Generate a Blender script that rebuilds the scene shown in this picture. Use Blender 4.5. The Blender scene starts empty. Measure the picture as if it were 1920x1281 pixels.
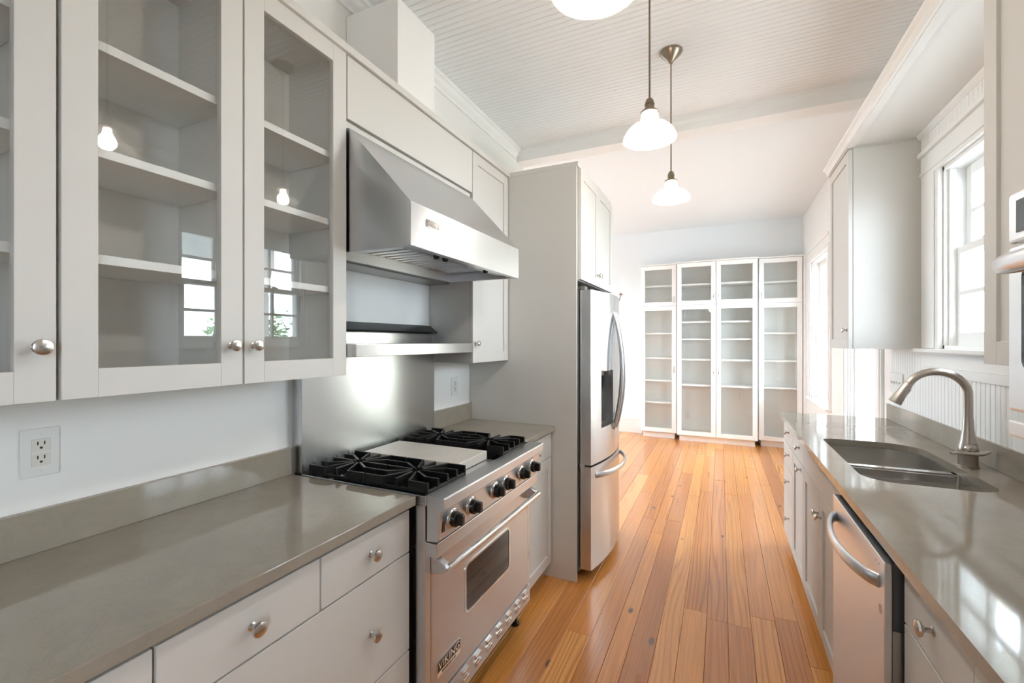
import bpy, bmesh, math, random
from mathutils import Vector, Matrix
random.seed(7)
R = math.radians
scene = bpy.context.scene
COL = scene.collection

# ------------------------------------------------------------------ camera
cam_d = bpy.data.cameras.new('camera'); cam = bpy.data.objects.new('camera', cam_d); COL.objects.link(cam)
cam_d.sensor_fit = 'HORIZONTAL'; cam_d.sensor_width = 36.0; cam_d.lens = 840.0/1920.0*36.0
cam_d.clip_start = 0.02; cam_d.clip_end = 200
cam.location = (0, 0, 1.42); cam.rotation_euler = (R(90), 0, math.atan(392.0/840.0))
scene.camera = cam
# ------------------------------------------------------------------ world, exposure
w = bpy.data.worlds.new('sky'); scene.world = w; w.use_nodes = True
bg = w.node_tree.nodes['Background']; bg.inputs[0].default_value = (0.75, 0.872, 1.0, 1); bg.inputs[1].default_value = 24.0
vs = scene.view_settings; vs.view_transform = 'Standard'; vs.look = 'None'; vs.gamma = 1.0; vs.use_curve_mapping = False
vs.exposure = 0.30
scene.cycles.max_bounces = 12; scene.cycles.diffuse_bounces = 6; scene.cycles.glossy_bounces = 6
scene.cycles.transparent_max_bounces = 24; scene.cycles.transmission_bounces = 8
scene.cycles.caustics_reflective = False; scene.cycles.caustics_refractive = False
scene.cycles.sample_clamp_indirect = 6.0
def portal(loc, rot, sx, sy):
    l = bpy.data.lights.new('window_portal', 'AREA'); l.shape = 'RECTANGLE'; l.size = sx; l.size_y = sy
    l.cycles.is_portal = True
    o = bpy.data.objects.new('window_portal', l); COL.objects.link(o); o.location = loc; o.rotation_euler = rot
portal((1.17, 2.40, 1.84), (0, R(90), 0), 0.95, 1.1)      # light shines towards -X
portal((1.17, 6.02, 1.55), (0, R(90), 0), 1.65, 1.0)
portal((1.17, 4.355, 1.56), (0, R(90), 0), 1.65, 0.85)
portal((-3.77, 5.15, 1.55), (0, R(-90), 0), 1.65, 1.3)
portal((1.17, -1.475, 1.65), (0, R(90), 0), 1.4, 0.75)

# ------------------------------------------------------------------ materials
def nodes_of(m):
    m.use_nodes = True; nt = m.node_tree; return nt, nt.nodes, nt.links, nt.nodes['Principled BSDF']
def mat(name, col, rough=0.5, metal=0.0, bump=0.0, bscale=200.0, coat=0.0, spec=0.5, var=0.0, vscale=3.0):
    m = bpy.data.materials.new(name); nt, N, L, b = nodes_of(m)
    b.inputs['Base Color'].default_value = (*col, 1); b.inputs['Roughness'].default_value = rough
    b.inputs['Metallic'].default_value = metal; b.inputs['Coat Weight'].default_value = coat
    b.inputs['Specular IOR Level'].default_value = spec
    g = N.new('ShaderNodeNewGeometry')
    if var > 0:
        n = N.new('ShaderNodeTexNoise'); n.inputs['Scale'].default_value = vscale; n.inputs['Detail'].default_value = 4
        L.new(g.outputs['Position'], n.inputs['Vector'])
        mr = N.new('ShaderNodeMapRange'); mr.inputs[3].default_value = 1-var; mr.inputs[4].default_value = 1+var
        L.new(n.outputs['Fac'], mr.inputs[0])
        mx = N.new('ShaderNodeMix'); mx.data_type = 'RGBA'; mx.blend_type = 'MULTIPLY'; mx.inputs[0].default_value = 1
        mx.inputs[6].default_value = (*col, 1); L.new(mr.outputs[0], mx.inputs[7]); L.new(mx.outputs[2], b.inputs['Base Color'])
    if bump > 0:
        n = N.new('ShaderNodeTexNoise'); n.inputs['Scale'].default_value = bscale; n.inputs['Detail'].default_value = 3
        L.new(g.outputs['Position'], n.inputs['Vector'])
        bp = N.new('ShaderNodeBump'); bp.inputs['Strength'].default_value = bump; bp.inputs['Distance'].default_value = 0.002
        L.new(n.outputs['Fac'], bp.inputs['Height']); L.new(bp.outputs[0], b.inputs['Normal'])
    return m
def brushed(name, col, rough, axis, amount=0.012, aniso=0.80):
    """metal with fine brushing running along one axis (0 x, 1 y, 2 z)"""
    m = bpy.data.materials.new(name); nt, N, L, b = nodes_of(m)
    b.inputs['Metallic'].default_value = 1; b.inputs['Base Color'].default_value = (*col, 1)
    g = N.new('ShaderNodeNewGeometry'); mp = N.new('ShaderNodeMapping'); s = [420.0]*3; s[axis] = 4.0
    mp.inputs['Scale'].default_value = s; L.new(g.outputs['Position'], mp.inputs['Vector'])
    n = N.new('ShaderNodeTexNoise'); n.inputs['Scale'].default_value = 1; n.inputs['Detail'].default_value = 3
    L.new(mp.outputs[0], n.inputs['Vector'])
    mr = N.new('ShaderNodeMapRange'); mr.inputs[3].default_value = rough-amount*0.5; mr.inputs[4].default_value = rough+amount
    L.new(n.outputs['Fac'], mr.inputs[0]); L.new(mr.outputs[0], b.inputs['Roughness'])
    # the grind lines smear reflections across their own direction
    cv = N.new('ShaderNodeCombineXYZ'); cv.inputs[0].default_value = 0.35; cv.inputs[2].default_value = -1.0
    L.new(cv.outputs[0], b.inputs['Tangent']); b.inputs['Anisotropic'].default_value = aniso
    return m
def thin_glass(name, tint=(0.983, 0.988, 0.984), refl=1.0):
    m = bpy.data.materials.new(name); m.use_nodes = True; nt = m.node_tree; N = nt.nodes; L = nt.links; N.clear()
    out = N.new('ShaderNodeOutputMaterial'); t = N.new('ShaderNodeBsdfTransparent'); t.inputs[0].default_value = (*tint, 1)
    gl = N.new('ShaderNodeBsdfGlossy'); gl.inputs['Roughness'].default_value = 0.0; gl.inputs[0].default_value = (refl, refl, refl, 1)
    # Schlick reflectance from either side of the sheet
    g = N.new('ShaderNodeNewGeometry'); dt = N.new('ShaderNodeVectorMath'); dt.operation = 'DOT_PRODUCT'; L.new(g.outputs['Normal'], dt.inputs[0]); L.new(g.outputs['Incoming'], dt.inputs[1])
    ab = N.new('ShaderNodeMath'); ab.operation = 'ABSOLUTE'; L.new(dt.outputs['Value'], ab.inputs[0])
    on = N.new('ShaderNodeMath'); on.operation = 'SUBTRACT'; on.inputs[0].default_value = 1; L.new(ab.outputs[0], on.inputs[1])
    pw = N.new('ShaderNodeMath'); pw.operation = 'POWER'; pw.inputs[1].default_value = 5; L.new(on.outputs[0], pw.inputs[0])
    fr = N.new('ShaderNodeMath'); fr.operation = 'MULTIPLY_ADD'; fr.inputs[1].default_value = 0.955; fr.inputs[2].default_value = 0.045; L.new(pw.outputs[0], fr.inputs[0]); mx = N.new('ShaderNodeMixShader')
    L.new(fr.outputs[0], mx.inputs[0]); L.new(t.outputs[0], mx.inputs[1]); L.new(gl.outputs[0], mx.inputs[2]); L.new(mx.outputs[0], out.inputs[0])
    return m
M = {}
M['wall_cool'] = mat('white_paint_cooled_for_bounce', (0.83, 0.865, 0.885), 0.55, bump=0.05, bscale=260)  # white paint tinted cool to offset the pine floor's warm bounce light
M['wall'] = mat('wall_paint', (0.87, 0.858, 0.828), 0.55, bump=0.05, bscale=260)
M['trim'] = mat('white_trim_paint', (0.88, 0.88, 0.865), 0.35)
M['ceil'] = mat('ceiling_paint', (0.865, 0.88, 0.885), 0.38)
M['cab'] = mat('greige_cabinet_paint', (0.655, 0.638, 0.605), 0.52, bump=0.02, bscale=400, spec=0.35)
M['cabin'] = mat('cabinet_interior_paint', (0.80, 0.79, 0.77), 0.45)
M['gap'] = mat('dark_gap', (0.02, 0.016, 0.013), 0.8)
M['white_case'] = mat('bookcase_white_paint', (0.90, 0.90, 0.885), 0.35)
M['case_back'] = mat('bookcase_back_panel', (0.83, 0.82, 0.79), 0.5)
M['iron'] = mat('black_cast_iron', (0.007, 0.007, 0.007), 0.45, spec=0.35)
M['enamel'] = mat('black_enamel', (0.008, 0.008, 0.008), 0.12)
M['knobblack'] = mat('black_knob_plastic', (0.012, 0.012, 0.012), 0.3)
M['nickel'] = mat('satin_nickel', (0.62, 0.60, 0.57), 0.26, 1.0)
M['chrome'] = mat('chrome', (0.75, 0.75, 0.75), 0.08, 1.0)
M['faucet'] = mat('brushed_nickel_faucet', (0.47, 0.42, 0.375), 0.30, 1.0)
M['bronze'] = mat('aged_brass', (0.30, 0.24, 0.18), 0.32, 1.0)
M['ss_y'] = brushed('stainless_brushed_along_y', (0.645, 0.655, 0.675), 0.29, 1)
M['ss_z'] = brushed('stainless_brushed_along_z', (0.645, 0.655, 0.67), 0.26, 1)
M['ss_x'] = brushed('stainless_brushed_along_x', (0.60, 0.595, 0.585), 0.30, 0)
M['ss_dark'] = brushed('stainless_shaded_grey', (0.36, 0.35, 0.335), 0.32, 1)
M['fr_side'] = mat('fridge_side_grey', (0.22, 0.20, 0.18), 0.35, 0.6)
M['sink'] = brushed('sink_stainless', (0.62, 0.60, 0.57), 0.30, 1, aniso=0.4)
M['oveng'] = mat('oven_window_glass', (0.012, 0.009, 0.008), 0.06)
M['plastic'] = mat('white_plastic', (0.80, 0.80, 0.77), 0.3)
M['almond'] = mat('ivory_plastic', (0.74, 0.71, 0.64), 0.3)
M['slot'] = mat('dark_slot', (0.03, 0.025, 0.02), 0.6)
M['badge'] = mat('badge_black', (0.02, 0.018, 0.017), 0.3)
M['display'] = mat('display_glass', (0.06, 0.07, 0.08), 0.08)
M['glass'] = thin_glass('cabinet_glass')
M['wglass'] = thin_glass('window_glass', (0.99, 0.995, 0.99))
M['cream'] = mat('porch_cream_siding', (0.80, 0.74, 0.58), 0.6)
M['leaf'] = mat('tree_leaf', (0.10, 0.22, 0.05), 0.5, var=0.5, vscale=6)
M['bark'] = mat('tree_bark', (0.12, 0.09, 0.06), 0.8)
M['lawn'] = mat('neutral_bounce_ground', (0.46, 0.45, 0.43), 0.9, var=0.2)  # yard coloured neutral grey so its bounce brings no green indoors
M['blueish'] = mat('porch_blue_paint', (0.32, 0.50, 0.60), 0.5)
M['candle'] = mat('candle_ivory', (0.85, 0.82, 0.74), 0.5)

def stone(name, col):
    m = bpy.data.materials.new(name); nt, N, L, b = nodes_of(m)
    g = N.new('ShaderNodeNewGeometry')
    n1 = N.new('ShaderNodeTexNoise'); n1.inputs['Scale'].default_value = 5; n1.inputs['Detail'].default_value = 8; n1.inputs['Roughness'].default_value = 0.65
    L.new(g.outputs['Position'], n1.inputs['Vector'])
    n2 = N.new('ShaderNodeTexNoise'); n2.inputs['Scale'].default_value = 420; L.new(g.outputs['Position'], n2.inputs['Vector'])
    # thin wandering veins
    n3 = N.new('ShaderNodeTexNoise'); n3.inputs['Scale'].default_value = 9; n3.inputs['Detail'].default_value = 9; n3.inputs['Roughness'].default_value = 0.7; n3.inputs['Distortion'].default_value = 1.2
    L.new(g.outputs['Position'], n3.inputs['Vector'])
    ab = N.new('ShaderNodeMath'); ab.operation = 'SUBTRACT'; ab.inputs[1].default_value = 0.5; L.new(n3.outputs['Fac'], ab.inputs[0])
    ab2 = N.new('ShaderNodeMath'); ab2.operation = 'ABSOLUTE'; L.new(ab.outputs[0], ab2.inputs[0])
    vr = N.new('ShaderNodeMapRange'); vr.inputs[1].default_value = 0.0; vr.inputs[2].default_value = 0.012; vr.inputs[3].default_value = 0.90; vr.inputs[4].default_value = 1.0
    L.new(ab2.outputs[0], vr.inputs[0])
    mr = N.new('ShaderNodeMapRange'); mr.inputs[1].default_value = 0.3; mr.inputs[2].default_value = 0.7; mr.inputs[3].default_value = 0.92; mr.inputs[4].default_value = 1.08
    L.new(n1.outputs['Fac'], mr.inputs[0])
    m1 = N.new('ShaderNodeMath'); m1.operation = 'MULTIPLY'; L.new(mr.outputs[0], m1.inputs[0]); L.new(vr.outputs[0], m1.inputs[1])
    mr2 = N.new('ShaderNodeMapRange'); mr2.inputs[3].default_value = 0.95; mr2.inputs[4].default_value = 1.05; L.new(n2.outputs['Fac'], mr2.inputs[0])
    m2 = N.new('ShaderNodeMath'); m2.operation = 'MULTIPLY'; L.new(m1.outputs[0], m2.inputs[0]); L.new(mr2.outputs[0], m2.inputs[1])
    mx = N.new('ShaderNodeMix'); mx.data_type = 'RGBA'; mx.blend_type = 'MULTIPLY'; mx.inputs[0].default_value = 1
    mx.inputs[6].default_value = (*col, 1); L.new(m2.outputs[0], mx.inputs[7]); L.new(mx.outputs[2], b.inputs['Base Color'])
    b.inputs['Roughness'].default_value = 0.065
    return m
M['quartz'] = stone('taupe_quartz', (0.305, 0.266, 0.216))
M['marble'] = stone('white_marble', (0.74, 0.69, 0.63)); M['marble'].node_tree.nodes['Principled BSDF'].inputs['Roughness'].default_value = 0.35

def wood():
    m = bpy.data.materials.new('heart_pine'); nt, N, L, b = nodes_of(m)
    g = N.new('ShaderNodeNewGeometry'); oi = N.new('ShaderNodeObjectInfo')
    # every plank samples another part of the log
    sh = N.new('ShaderNodeVectorMath'); sh.operation = 'SCALE'; sh.inputs[0].default_value = (3.7, 31.0, 5.3); L.new(oi.outputs['Random'], sh.inputs['Scale'])
    ad = N.new('ShaderNodeVectorMath'); L.new(g.outputs['Position'], ad.inputs[0]); L.new(sh.outputs[0], ad.inputs[1])
    def mapped(sc):
        mp = N.new('ShaderNodeMapping'); mp.inputs['Scale'].default_value = sc; L.new(ad.outputs[0], mp.inputs['Vector']); return mp.outputs[0]
    def noise(sc, scale, det=4, rough=0.5, dist=0.0):
        n = N.new('ShaderNodeTexNoise'); n.inputs['Scale'].default_value = scale; n.inputs['Detail'].default_value = det
        n.inputs['Roughness'].default_value = rough; n.inputs['Distortion'].default_value = dist; L.new(mapped(sc), n.inputs['Vector']); return n.outputs['Fac']
    # growth rings: bands across a distorted log, stretched along the plank
    wv = N.new('ShaderNodeTexWave'); wv.wave_type = 'BANDS'; wv.bands_direction = 'X'; wv.inputs['Scale'].default_value = 8.0
    wv.inputs['Distortion'].default_value = 14.0; wv.inputs['Detail'].default_value = 1.5; wv.inputs['Detail Scale'].default_value = 0.9
    L.new(mapped((1.5, 0.11, 1)), wv.inputs['Vector'])
    fine = noise((160, 3.0, 1), 1.0, 3)
    broad = noise((9, 0.7, 1), 1.0, 3)
    ramp = N.new('ShaderNodeValToRGB'); e = ramp.color_ramp.elements
    e[0].position = 0.35; e[0].color = (0.64, 0.262, 0.062, 1); e[1].position = 1.0; e[1].color = (0.40, 0.140, 0.034, 1)
    k = ramp.color_ramp.elements.new(0.8); k.color = (0.56, 0.220, 0.050, 1)
    rs = N.new('ShaderNodeMath'); rs.operation = 'MULTIPLY'; rs.inputs[1].default_value = 53.7; L.new(oi.outputs['Random'], rs.inputs[0])
    rf = N.new('ShaderNodeMath'); rf.operation = 'FRACT'; L.new(rs.outputs[0], rf.inputs[0])
    rm = N.new('ShaderNodeMapRange'); rm.inputs[3].default_value = 0.55; rm.inputs[4].default_value = 1.0; L.new(rf.outputs[0], rm.inputs[0])
    rg = N.new('ShaderNodeMath'); rg.operation = 'MULTIPLY'; L.new(wv.outputs['Fac'], rg.inputs[0]); L.new(rm.outputs[0], rg.inputs[1]); L.new(rg.outputs[0], ramp.inputs[0])
    mr = N.new('ShaderNodeMapRange'); mr.inputs[1].default_value = 0.3; mr.inputs[2].default_value = 0.7; mr.inputs[3].default_value = 0.86; mr.inputs[4].default_value = 1.10; L.new(fine, mr.inputs[0])
    mr2 = N.new('ShaderNodeMapRange'); mr2.inputs[1].default_value = 0.3; mr2.inputs[2].default_value = 0.7; mr2.inputs[3].default_value = 0.92; mr2.inputs[4].default_value = 1.08; L.new(broad, mr2.inputs[0])
    mm = N.new('ShaderNodeMath'); mm.operation = 'MULTIPLY'; L.new(mr.outputs[0], mm.inputs[0]); L.new(mr2.outputs[0], mm.inputs[1])
    # plank to plank tone
    tone = N.new('ShaderNodeValToRGB'); t = tone.color_ramp.elements
    t[0].position = 0; t[0].color = (0.72, 0.60, 0.55, 1); t[1].position = 1; t[1].color = (1.22, 1.32, 1.55, 1)
    k = tone.color_ramp.elements.new(0.35); k.color = (0.98, 0.92, 0.9, 1); k = tone.color_ramp.elements.new(0.75); k.color = (1.06, 1.08, 1.1, 1)
    fr = N.new('ShaderNodeMath'); fr.operation = 'FRACT'; mu = N.new('ShaderNodeMath'); mu.operation = 'MULTIPLY'; mu.inputs[1].default_value = 17.31
    L.new(oi.outputs['Random'], mu.inputs[0]); L.new(mu.outputs[0], fr.inputs[0]); L.new(fr.outputs[0], tone.inputs[0])
    x1 = N.new('ShaderNodeMix'); x1.data_type = 'RGBA'; x1.blend_type = 'MULTIPLY'; x1.inputs[0].default_value = 1; L.new(ramp.outputs[0], x1.inputs[6]); L.new(mm.outputs[0], x1.inputs[7])
    x2 = N.new('ShaderNodeMix'); x2.data_type = 'RGBA'; x2.blend_type = 'MULTIPLY'; x2.inputs[0].default_value = 1; L.new(x1.outputs[2], x2.inputs[6]); L.new(tone.outputs[0], x2.inputs[7])
    # knots
    vo = N.new('ShaderNodeTexVoronoi'); vo.inputs['Scale'].default_value = 1.0; L.new(mapped((6.0, 2.6, 0.01)), vo.inputs['Vector'])
    kr = N.new('ShaderNodeMapRange'); kr.interpolation_type = 'SMOOTHSTEP'; kr.inputs[1].default_value = 0.05; kr.inputs[2].default_value = 0.10; kr.inputs[3].default_value = 1; kr.inputs[4].default_value = 0
    L.new(vo.outputs['Distance'], kr.inputs[0])
    sp = N.new('ShaderNodeSeparateColor'); L.new(vo.outputs['Color'], sp.inputs[0])
    gt = N.new('ShaderNodeMath'); gt.operation = 'GREATER_THAN'; gt.inputs[1].default_value = 0.62; L.new(sp.outputs[0], gt.inputs[0])
    km = N.new('ShaderNodeMath'); km.operation = 'MULTIPLY'; L.new(kr.outputs[0], km.inputs[0]); L.new(gt.outputs[0], km.inputs[1])
    x3 = N.new('ShaderNodeMix'); x3.data_type = 'RGBA'; L.new(km.outputs[0], x3.inputs[0]); L.new(x2.outputs[2], x3.inputs[6]); x3.inputs[7].default_value = (0.09, 0.030, 0.012, 1)
    L.new(x3.outputs[2], b.inputs['Base Color'])
    rr = N.new('ShaderNodeMapRange'); rr.inputs[3].default_value = 0.22; rr.inputs[4].default_value = 0.38; L.new(broad, rr.inputs[0]); L.new(rr.outputs[0], b.inputs['Roughness'])
    b.inputs['Coat Weight'].default_value = 0.55; b.inputs['Coat Roughness'].default_value = 0.20
    bp = N.new('ShaderNodeBump'); bp.inputs['Strength'].default_value = 0.06; bp.inputs['Distance'].default_value = 0.002; L.new(fine, bp.inputs['Height']); L.new(bp.outputs[0], b.inputs['Normal'])
    return m
M['wood'] = wood()
def emit(name, col, s):
    m = bpy.data.materials.new(name); nt, N, L, b = nodes_of(m)
    b.inputs['Base Color'].default_value = (*col, 1); b.inputs['Emission Color'].default_value = (*col, 1); b.inputs['Emission Strength'].default_value = s
    return m
M['bulb'] = emit('lit_bulb', (1.0, 0.96, 0.91), 230)
M['flame'] = emit('lit_candle_bulb', (1.0, 0.88, 0.70), 30)
def ribbed_glass():
    m = bpy.data.materials.new('ribbed_shade_glass'); m.use_nodes = True; nt = m.node_tree; N = nt.nodes; L = nt.links; N.clear()
    out = N.new('ShaderNodeOutputMaterial'); t = N.new('ShaderNodeBsdfTransparent'); t.inputs[0].default_value = (0.95, 0.93, 0.90, 1)
    tl_ = N.new('ShaderNodeBsdfTranslucent'); tl_.inputs[0].default_value = (0.95, 0.93, 0.90, 1)
    df = N.new('ShaderNodeBsdfDiffuse'); df.inputs[0].default_value = (0.95, 0.93, 0.90, 1); tl = N.new('ShaderNodeMixShader'); tl.inputs[0].default_value = 0.30; L.new(tl_.outputs[0], tl.inputs[1]); L.new(df.outputs[0], tl.inputs[2])
    gl = N.new('ShaderNodeBsdfGlossy'); gl.inputs['Roughness'].default_value = 0.12
    a = N.new('ShaderNodeMixShader'); a.inputs[0].default_value = 0.13; L.new(t.outputs[0], a.inputs[1]); L.new(tl.outputs[0], a.inputs[2])
    c = N.new('ShaderNodeMixShader'); c.inputs[0].default_value = 0.07; L.new(a.outputs[0], c.inputs[1]); L.new(gl.outputs[0], c.inputs[2]); L.new(c.outputs[0], out.inputs[0])
    return m
M['shade'] = ribbed_glass()

# ------------------------------------------------------------------ mesh helpers
class MB:
    def __init__(s): s.v = []; s.f = []
    def add(s, vs, fs):
        o = len(s.v); s.v += [tuple(p) for p in vs]; s.f += [tuple(i+o for i in f) for f in fs]; return s
    def box(s, x0, x1, y0, y1, z0, z1):
        if x0 > x1: x0, x1 = x1, x0
        if y0 > y1: y0, y1 = y1, y0
        if z0 > z1: z0, z1 = z1, z0
        return s.add([(x0,y0,z0),(x1,y0,z0),(x1,y1,z0),(x0,y1,z0),(x0,y0,z1),(x1,y0,z1),(x1,y1,z1),(x0,y1,z1)],
                     [(3,2,1,0),(4,5,6,7),(0,1,5,4),(1,2,6,5),(2,3,7,6),(3,0,4,7)])
    def prism(s, pts, axis, a0, a1):
        """extrude a 2-D polygon along an axis: axis 'y' -> pts are (x,z); 'z' -> (x,y); 'x' -> (y,z)"""
        def P(p, a): return (p[0], a, p[1]) if axis == 'y' else (p[0], p[1], a) if axis == 'z' else (a, p[0], p[1])
        n = len(pts); vs = [P(p, a0) for p in pts]+[P(p, a1) for p in pts]
        fs = [tuple(range(n))[::-1], tuple(range(n, 2*n))]+[(i, (i+1) % n, n+(i+1) % n, n+i) for i in range(n)]
        return s.add(vs, fs)
    def lathe(s, o, axis, prof, seg=24, ribs=0, rib=0.0, cap=True):
        ax = Vector(axis).normalized(); u = ax.orthogonal().normalized(); v = ax.cross(u); o = Vector(o); vs = []; fs = []
        for r, h in prof:
            for k in range(seg):
                a = 2*math.pi*k/seg; rr = r*(1+(rib*math.cos(ribs*a) if ribs else 0))
                vs.append(o+ax*h+u*(rr*math.cos(a))+v*(rr*math.sin(a)))
        for i in range(len(prof)-1):
            for k in range(seg):
                fs.append((i*seg+k, i*seg+(k+1) % seg, (i+1)*seg+(k+1) % seg, (i+1)*seg+k))
        if cap:
            fs.append(tuple(range(seg))[::-1]); n = (len(prof)-1)*seg; fs.append(tuple(range(n, n+seg)))
        return s.add(vs, fs)
    def tube(s, path, rad, seg=12, cap=True, flat=None):
        """round (or flattened) bar along a polyline; rad a number or list"""
        P = [Vector(p) for p in path]; n = len(P); rr = rad if isinstance(rad, (list, tuple)) else [rad]*n
        vs = []; fs = []; ref = None
        for i in range(n):
            t = (P[min(i+1, n-1)]-P[max(i-1, 0)]).normalized()
            if ref is None: ref = t.orthogonal().normalized() if flat is None else Vector(flat)
            u = (ref-t*ref.dot(t)).normalized(); w_ = t.cross(u)
            if flat is None: ref = u
            for k in range(seg):
                a = 2*math.pi*k/seg; q = rr[i] if not isinstance(rr[i], (tuple, list)) else None
                ru, rw = (q, q) if q is not None else rr[i]
                vs.append(P[i]+u*(ru*math.cos(a))+w_*(rw*math.sin(a)))
        for i in range(n-1):
            for k in range(seg): fs.append((i*seg+k, i*seg+(k+1) % seg, (i+1)*seg+(k+1) % seg, (i+1)*seg+k))
        if cap: fs.append(tuple(range(seg))[::-1]); fs.append(tuple(range((n-1)*seg, n*seg)))
        return s.add(vs, fs)
    def slab(s, path, t, h):
        """upright flat bar of thickness t and height h below the path (path in xyz, mostly horizontal)"""
        P = [Vector(p) for p in path]; n = len(P); vs = []
        for i in range(n):
            d = P[min(i+1, n-1)]-P[max(i-1, 0)]; d.z = 0; d.normalize(); q = Vector((-d.y, d.x, 0))*(t/2)
            vs += [P[i]+q, P[i]-q, P[i]-q-Vector((0,0,h)), P[i]+q-Vector((0,0,h))]
        fs = []
        for i in range(n-1):
            for k in range(4): fs.append((4*i+k, 4*i+(k+1) % 4, 4*i+4+(k+1) % 4, 4*i+4+k))
        fs += [(3,2,1,0), (4*n-4, 4*n-3, 4*n-2, 4*n-1)]
        return s.add(vs, fs)
    def build(s, name, m, parent=None, org=None, bevel=0.0, smooth=False, seg=2):
        if org is None: org = parent.get('_org', (0,0,0)) if parent is not None else (0,0,0)
        org = tuple(org)
        me = bpy.data.meshes.new(name); me.from_pydata([(x-org[0], y-org[1], z-org[2]) for x, y, z in s.v], [], s.f); me.update()
        bm = bmesh.new(); bm.from_mesh(me); bmesh.ops.recalc_face_normals(bm, faces=bm.faces); bm.to_mesh(me); bm.free()
        me.materials.append(M[m] if isinstance(m, str) else m)
        o = bpy.data.objects.new(name, me); COL.objects.link(o)
        if parent is not None: o.parent = parent; ORG[o] = org
        else: o.location = org; ORG[o] = org
        if bevel:
            md = o.modifiers.new('edge', 'BEVEL'); md.width = bevel; md.segments = seg; md.limit_method = 'ANGLE'; md.angle_limit = R(35)
        if smooth:
            for p in me.polygons: p.use_smooth = True
            me.set_sharp_from_angle(angle=R(38))
        return o
ORG = {}
_build = MB.build
def build(s, name, m, parent=None, **k):
    if parent is not None and 'org' not in k: k['org'] = ORG[parent]
    return _build(s, name, m, parent, **k)
MB.build = build
def tag(o, label=None, cat=None, group=None, kind=None):
    if label: o['label'] = label
    if cat: o['category'] = cat
    if group: o['group'] = group
    if kind: o['kind'] = kind
    return o
def thing(name, label, cat, loc, group=None):
    o = bpy.data.objects.new(name, None); COL.objects.link(o); o.location = loc; o.empty_display_size = 0.05; ORG[o] = tuple(loc)
    return tag(o, label, cat, group)
def struct(o): o['kind'] = 'structure'; return o
def copy_tree(o, delta=(0,0,0), parent=None):
    c = o.copy(); COL.objects.link(c)
    if parent is not None: c.parent = parent
    else: c.location = Vector(o.location)+Vector(delta)
    ORG[c] = tuple(Vector(ORG[o])+Vector(delta))
    for ch in list(o.children): copy_tree(ch, delta, c)
    return c
def text(name, s, m, parent, loc, size, rot, ext=0.0006, align='CENTER', sx=1.0):
    cu = bpy.data.curves.new(name, 'FONT'); cu.body = s; cu.size = size; cu.extrude = ext; cu.align_x = align; cu.align_y = 'CENTER'
    t = bpy.data.objects.new('tmp', cu); COL.objects.link(t); dg = bpy.context.evaluated_depsgraph_get()
    me = bpy.data.meshes.new_from_object(t.evaluated_get(dg)); bpy.data.objects.remove(t)
    me.materials.clear(); me.materials.append(M[m]); o = bpy.data.objects.new(name, me); COL.objects.link(o)
    o.parent = parent; og = ORG[parent]; o.location = Vector(loc)-Vector(og); o.rotation_euler = rot; o.scale = (sx, 1, 1); ORG[o] = og
    return o

# a cabinet front lies in a plane: ('X', pos, s) faces s along X, ('Y', pos, s) faces s along Y
def fb(mb, F, a0, a1, z0, z1, d0, d1):
    ax, p, s = F
    if ax == 'X': mb.box(p+s*d0, p+s*d1, a0, a1, z0, z1)
    else: mb.box(a0, a1, p+s*d0, p+s*d1, z0, z1)
    return mb
def fpt(F, a, z, d):
    ax, p, s = F
    return (p+s*d, a, z) if ax == 'X' else (a, p+s*d, z)
def fvec(F): return (F[2], 0, 0) if F[0] == 'X' else (0, F[2], 0)
def knob(F, a, z, parent, sc=1.0):
    prof = [(0.0085,0),(0.0085,0.002),(0.005,0.004),(0.0045,0.013),(0.008,0.0165),(0.0135,0.019),(0.0150,0.0225),(0.0140,0.026),(0.009,0.0285),(0.002,0.0295)]
    return MB().lathe(fpt(F, a, z, 0), fvec(F), [(r*sc, h*sc) for r, h in prof], 20).build('knob', 'nickel', parent, smooth=True)
def slab_front(name, F, a0, a1, z0, z1, parent, th=0.020, m='cab'):
    return fb(MB(), F, a0, a1, z0, z1, -th, 0).build(name, m, parent, bevel=0.0015)
def shaker(name, F, a0, a1, z0, z1, parent, st=0.058, th=0.020, m='cab', rec=0.009):
    mb = MB()
    fb(mb, F, a0, a0+st, z0, z1, -th, 0); fb(mb, F, a1-st, a1, z0, z1, -th, 0)
    fb(mb, F, a0+st, a1-st, z0, z0+st, -th, 0); fb(mb, F, a0+st, a1-st, z1-st, z1, -th, 0)
    d = mb.build(name, m, parent, bevel=0.0012)
    fb(MB(), F, a0+st-0.002, a1-st+0.002, z0+st-0.002, z1-st+0.002, -th+0.002, -rec).build('panel', m, d)
    return d
def glass_door(F, a0, a1, z0, z1, parent, st=0.058, th=0.020, m='cab', st_b=None, glass='glass'):
    mb = MB(); sb = st_b or st
    fb(mb, F, a0, a0+st, z0, z1, -th, 0); fb(mb, F, a1-st, a1, z0, z1, -th, 0)
    fb(mb, F, a0+st, a1-st, z0, z0+sb, -th, 0); fb(mb, F, a0+st, a1-st, z1-st, z1, -th, 0)
    d = mb.build('door', m, parent, bevel=0.0012)
    fb(MB(), F, a0+st-0.004, a1-st+0.004, z0+sb-0.004, z1-st+0.004, -th+0.005, -th+0.008).build('pane', glass, d)
    return d

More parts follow.
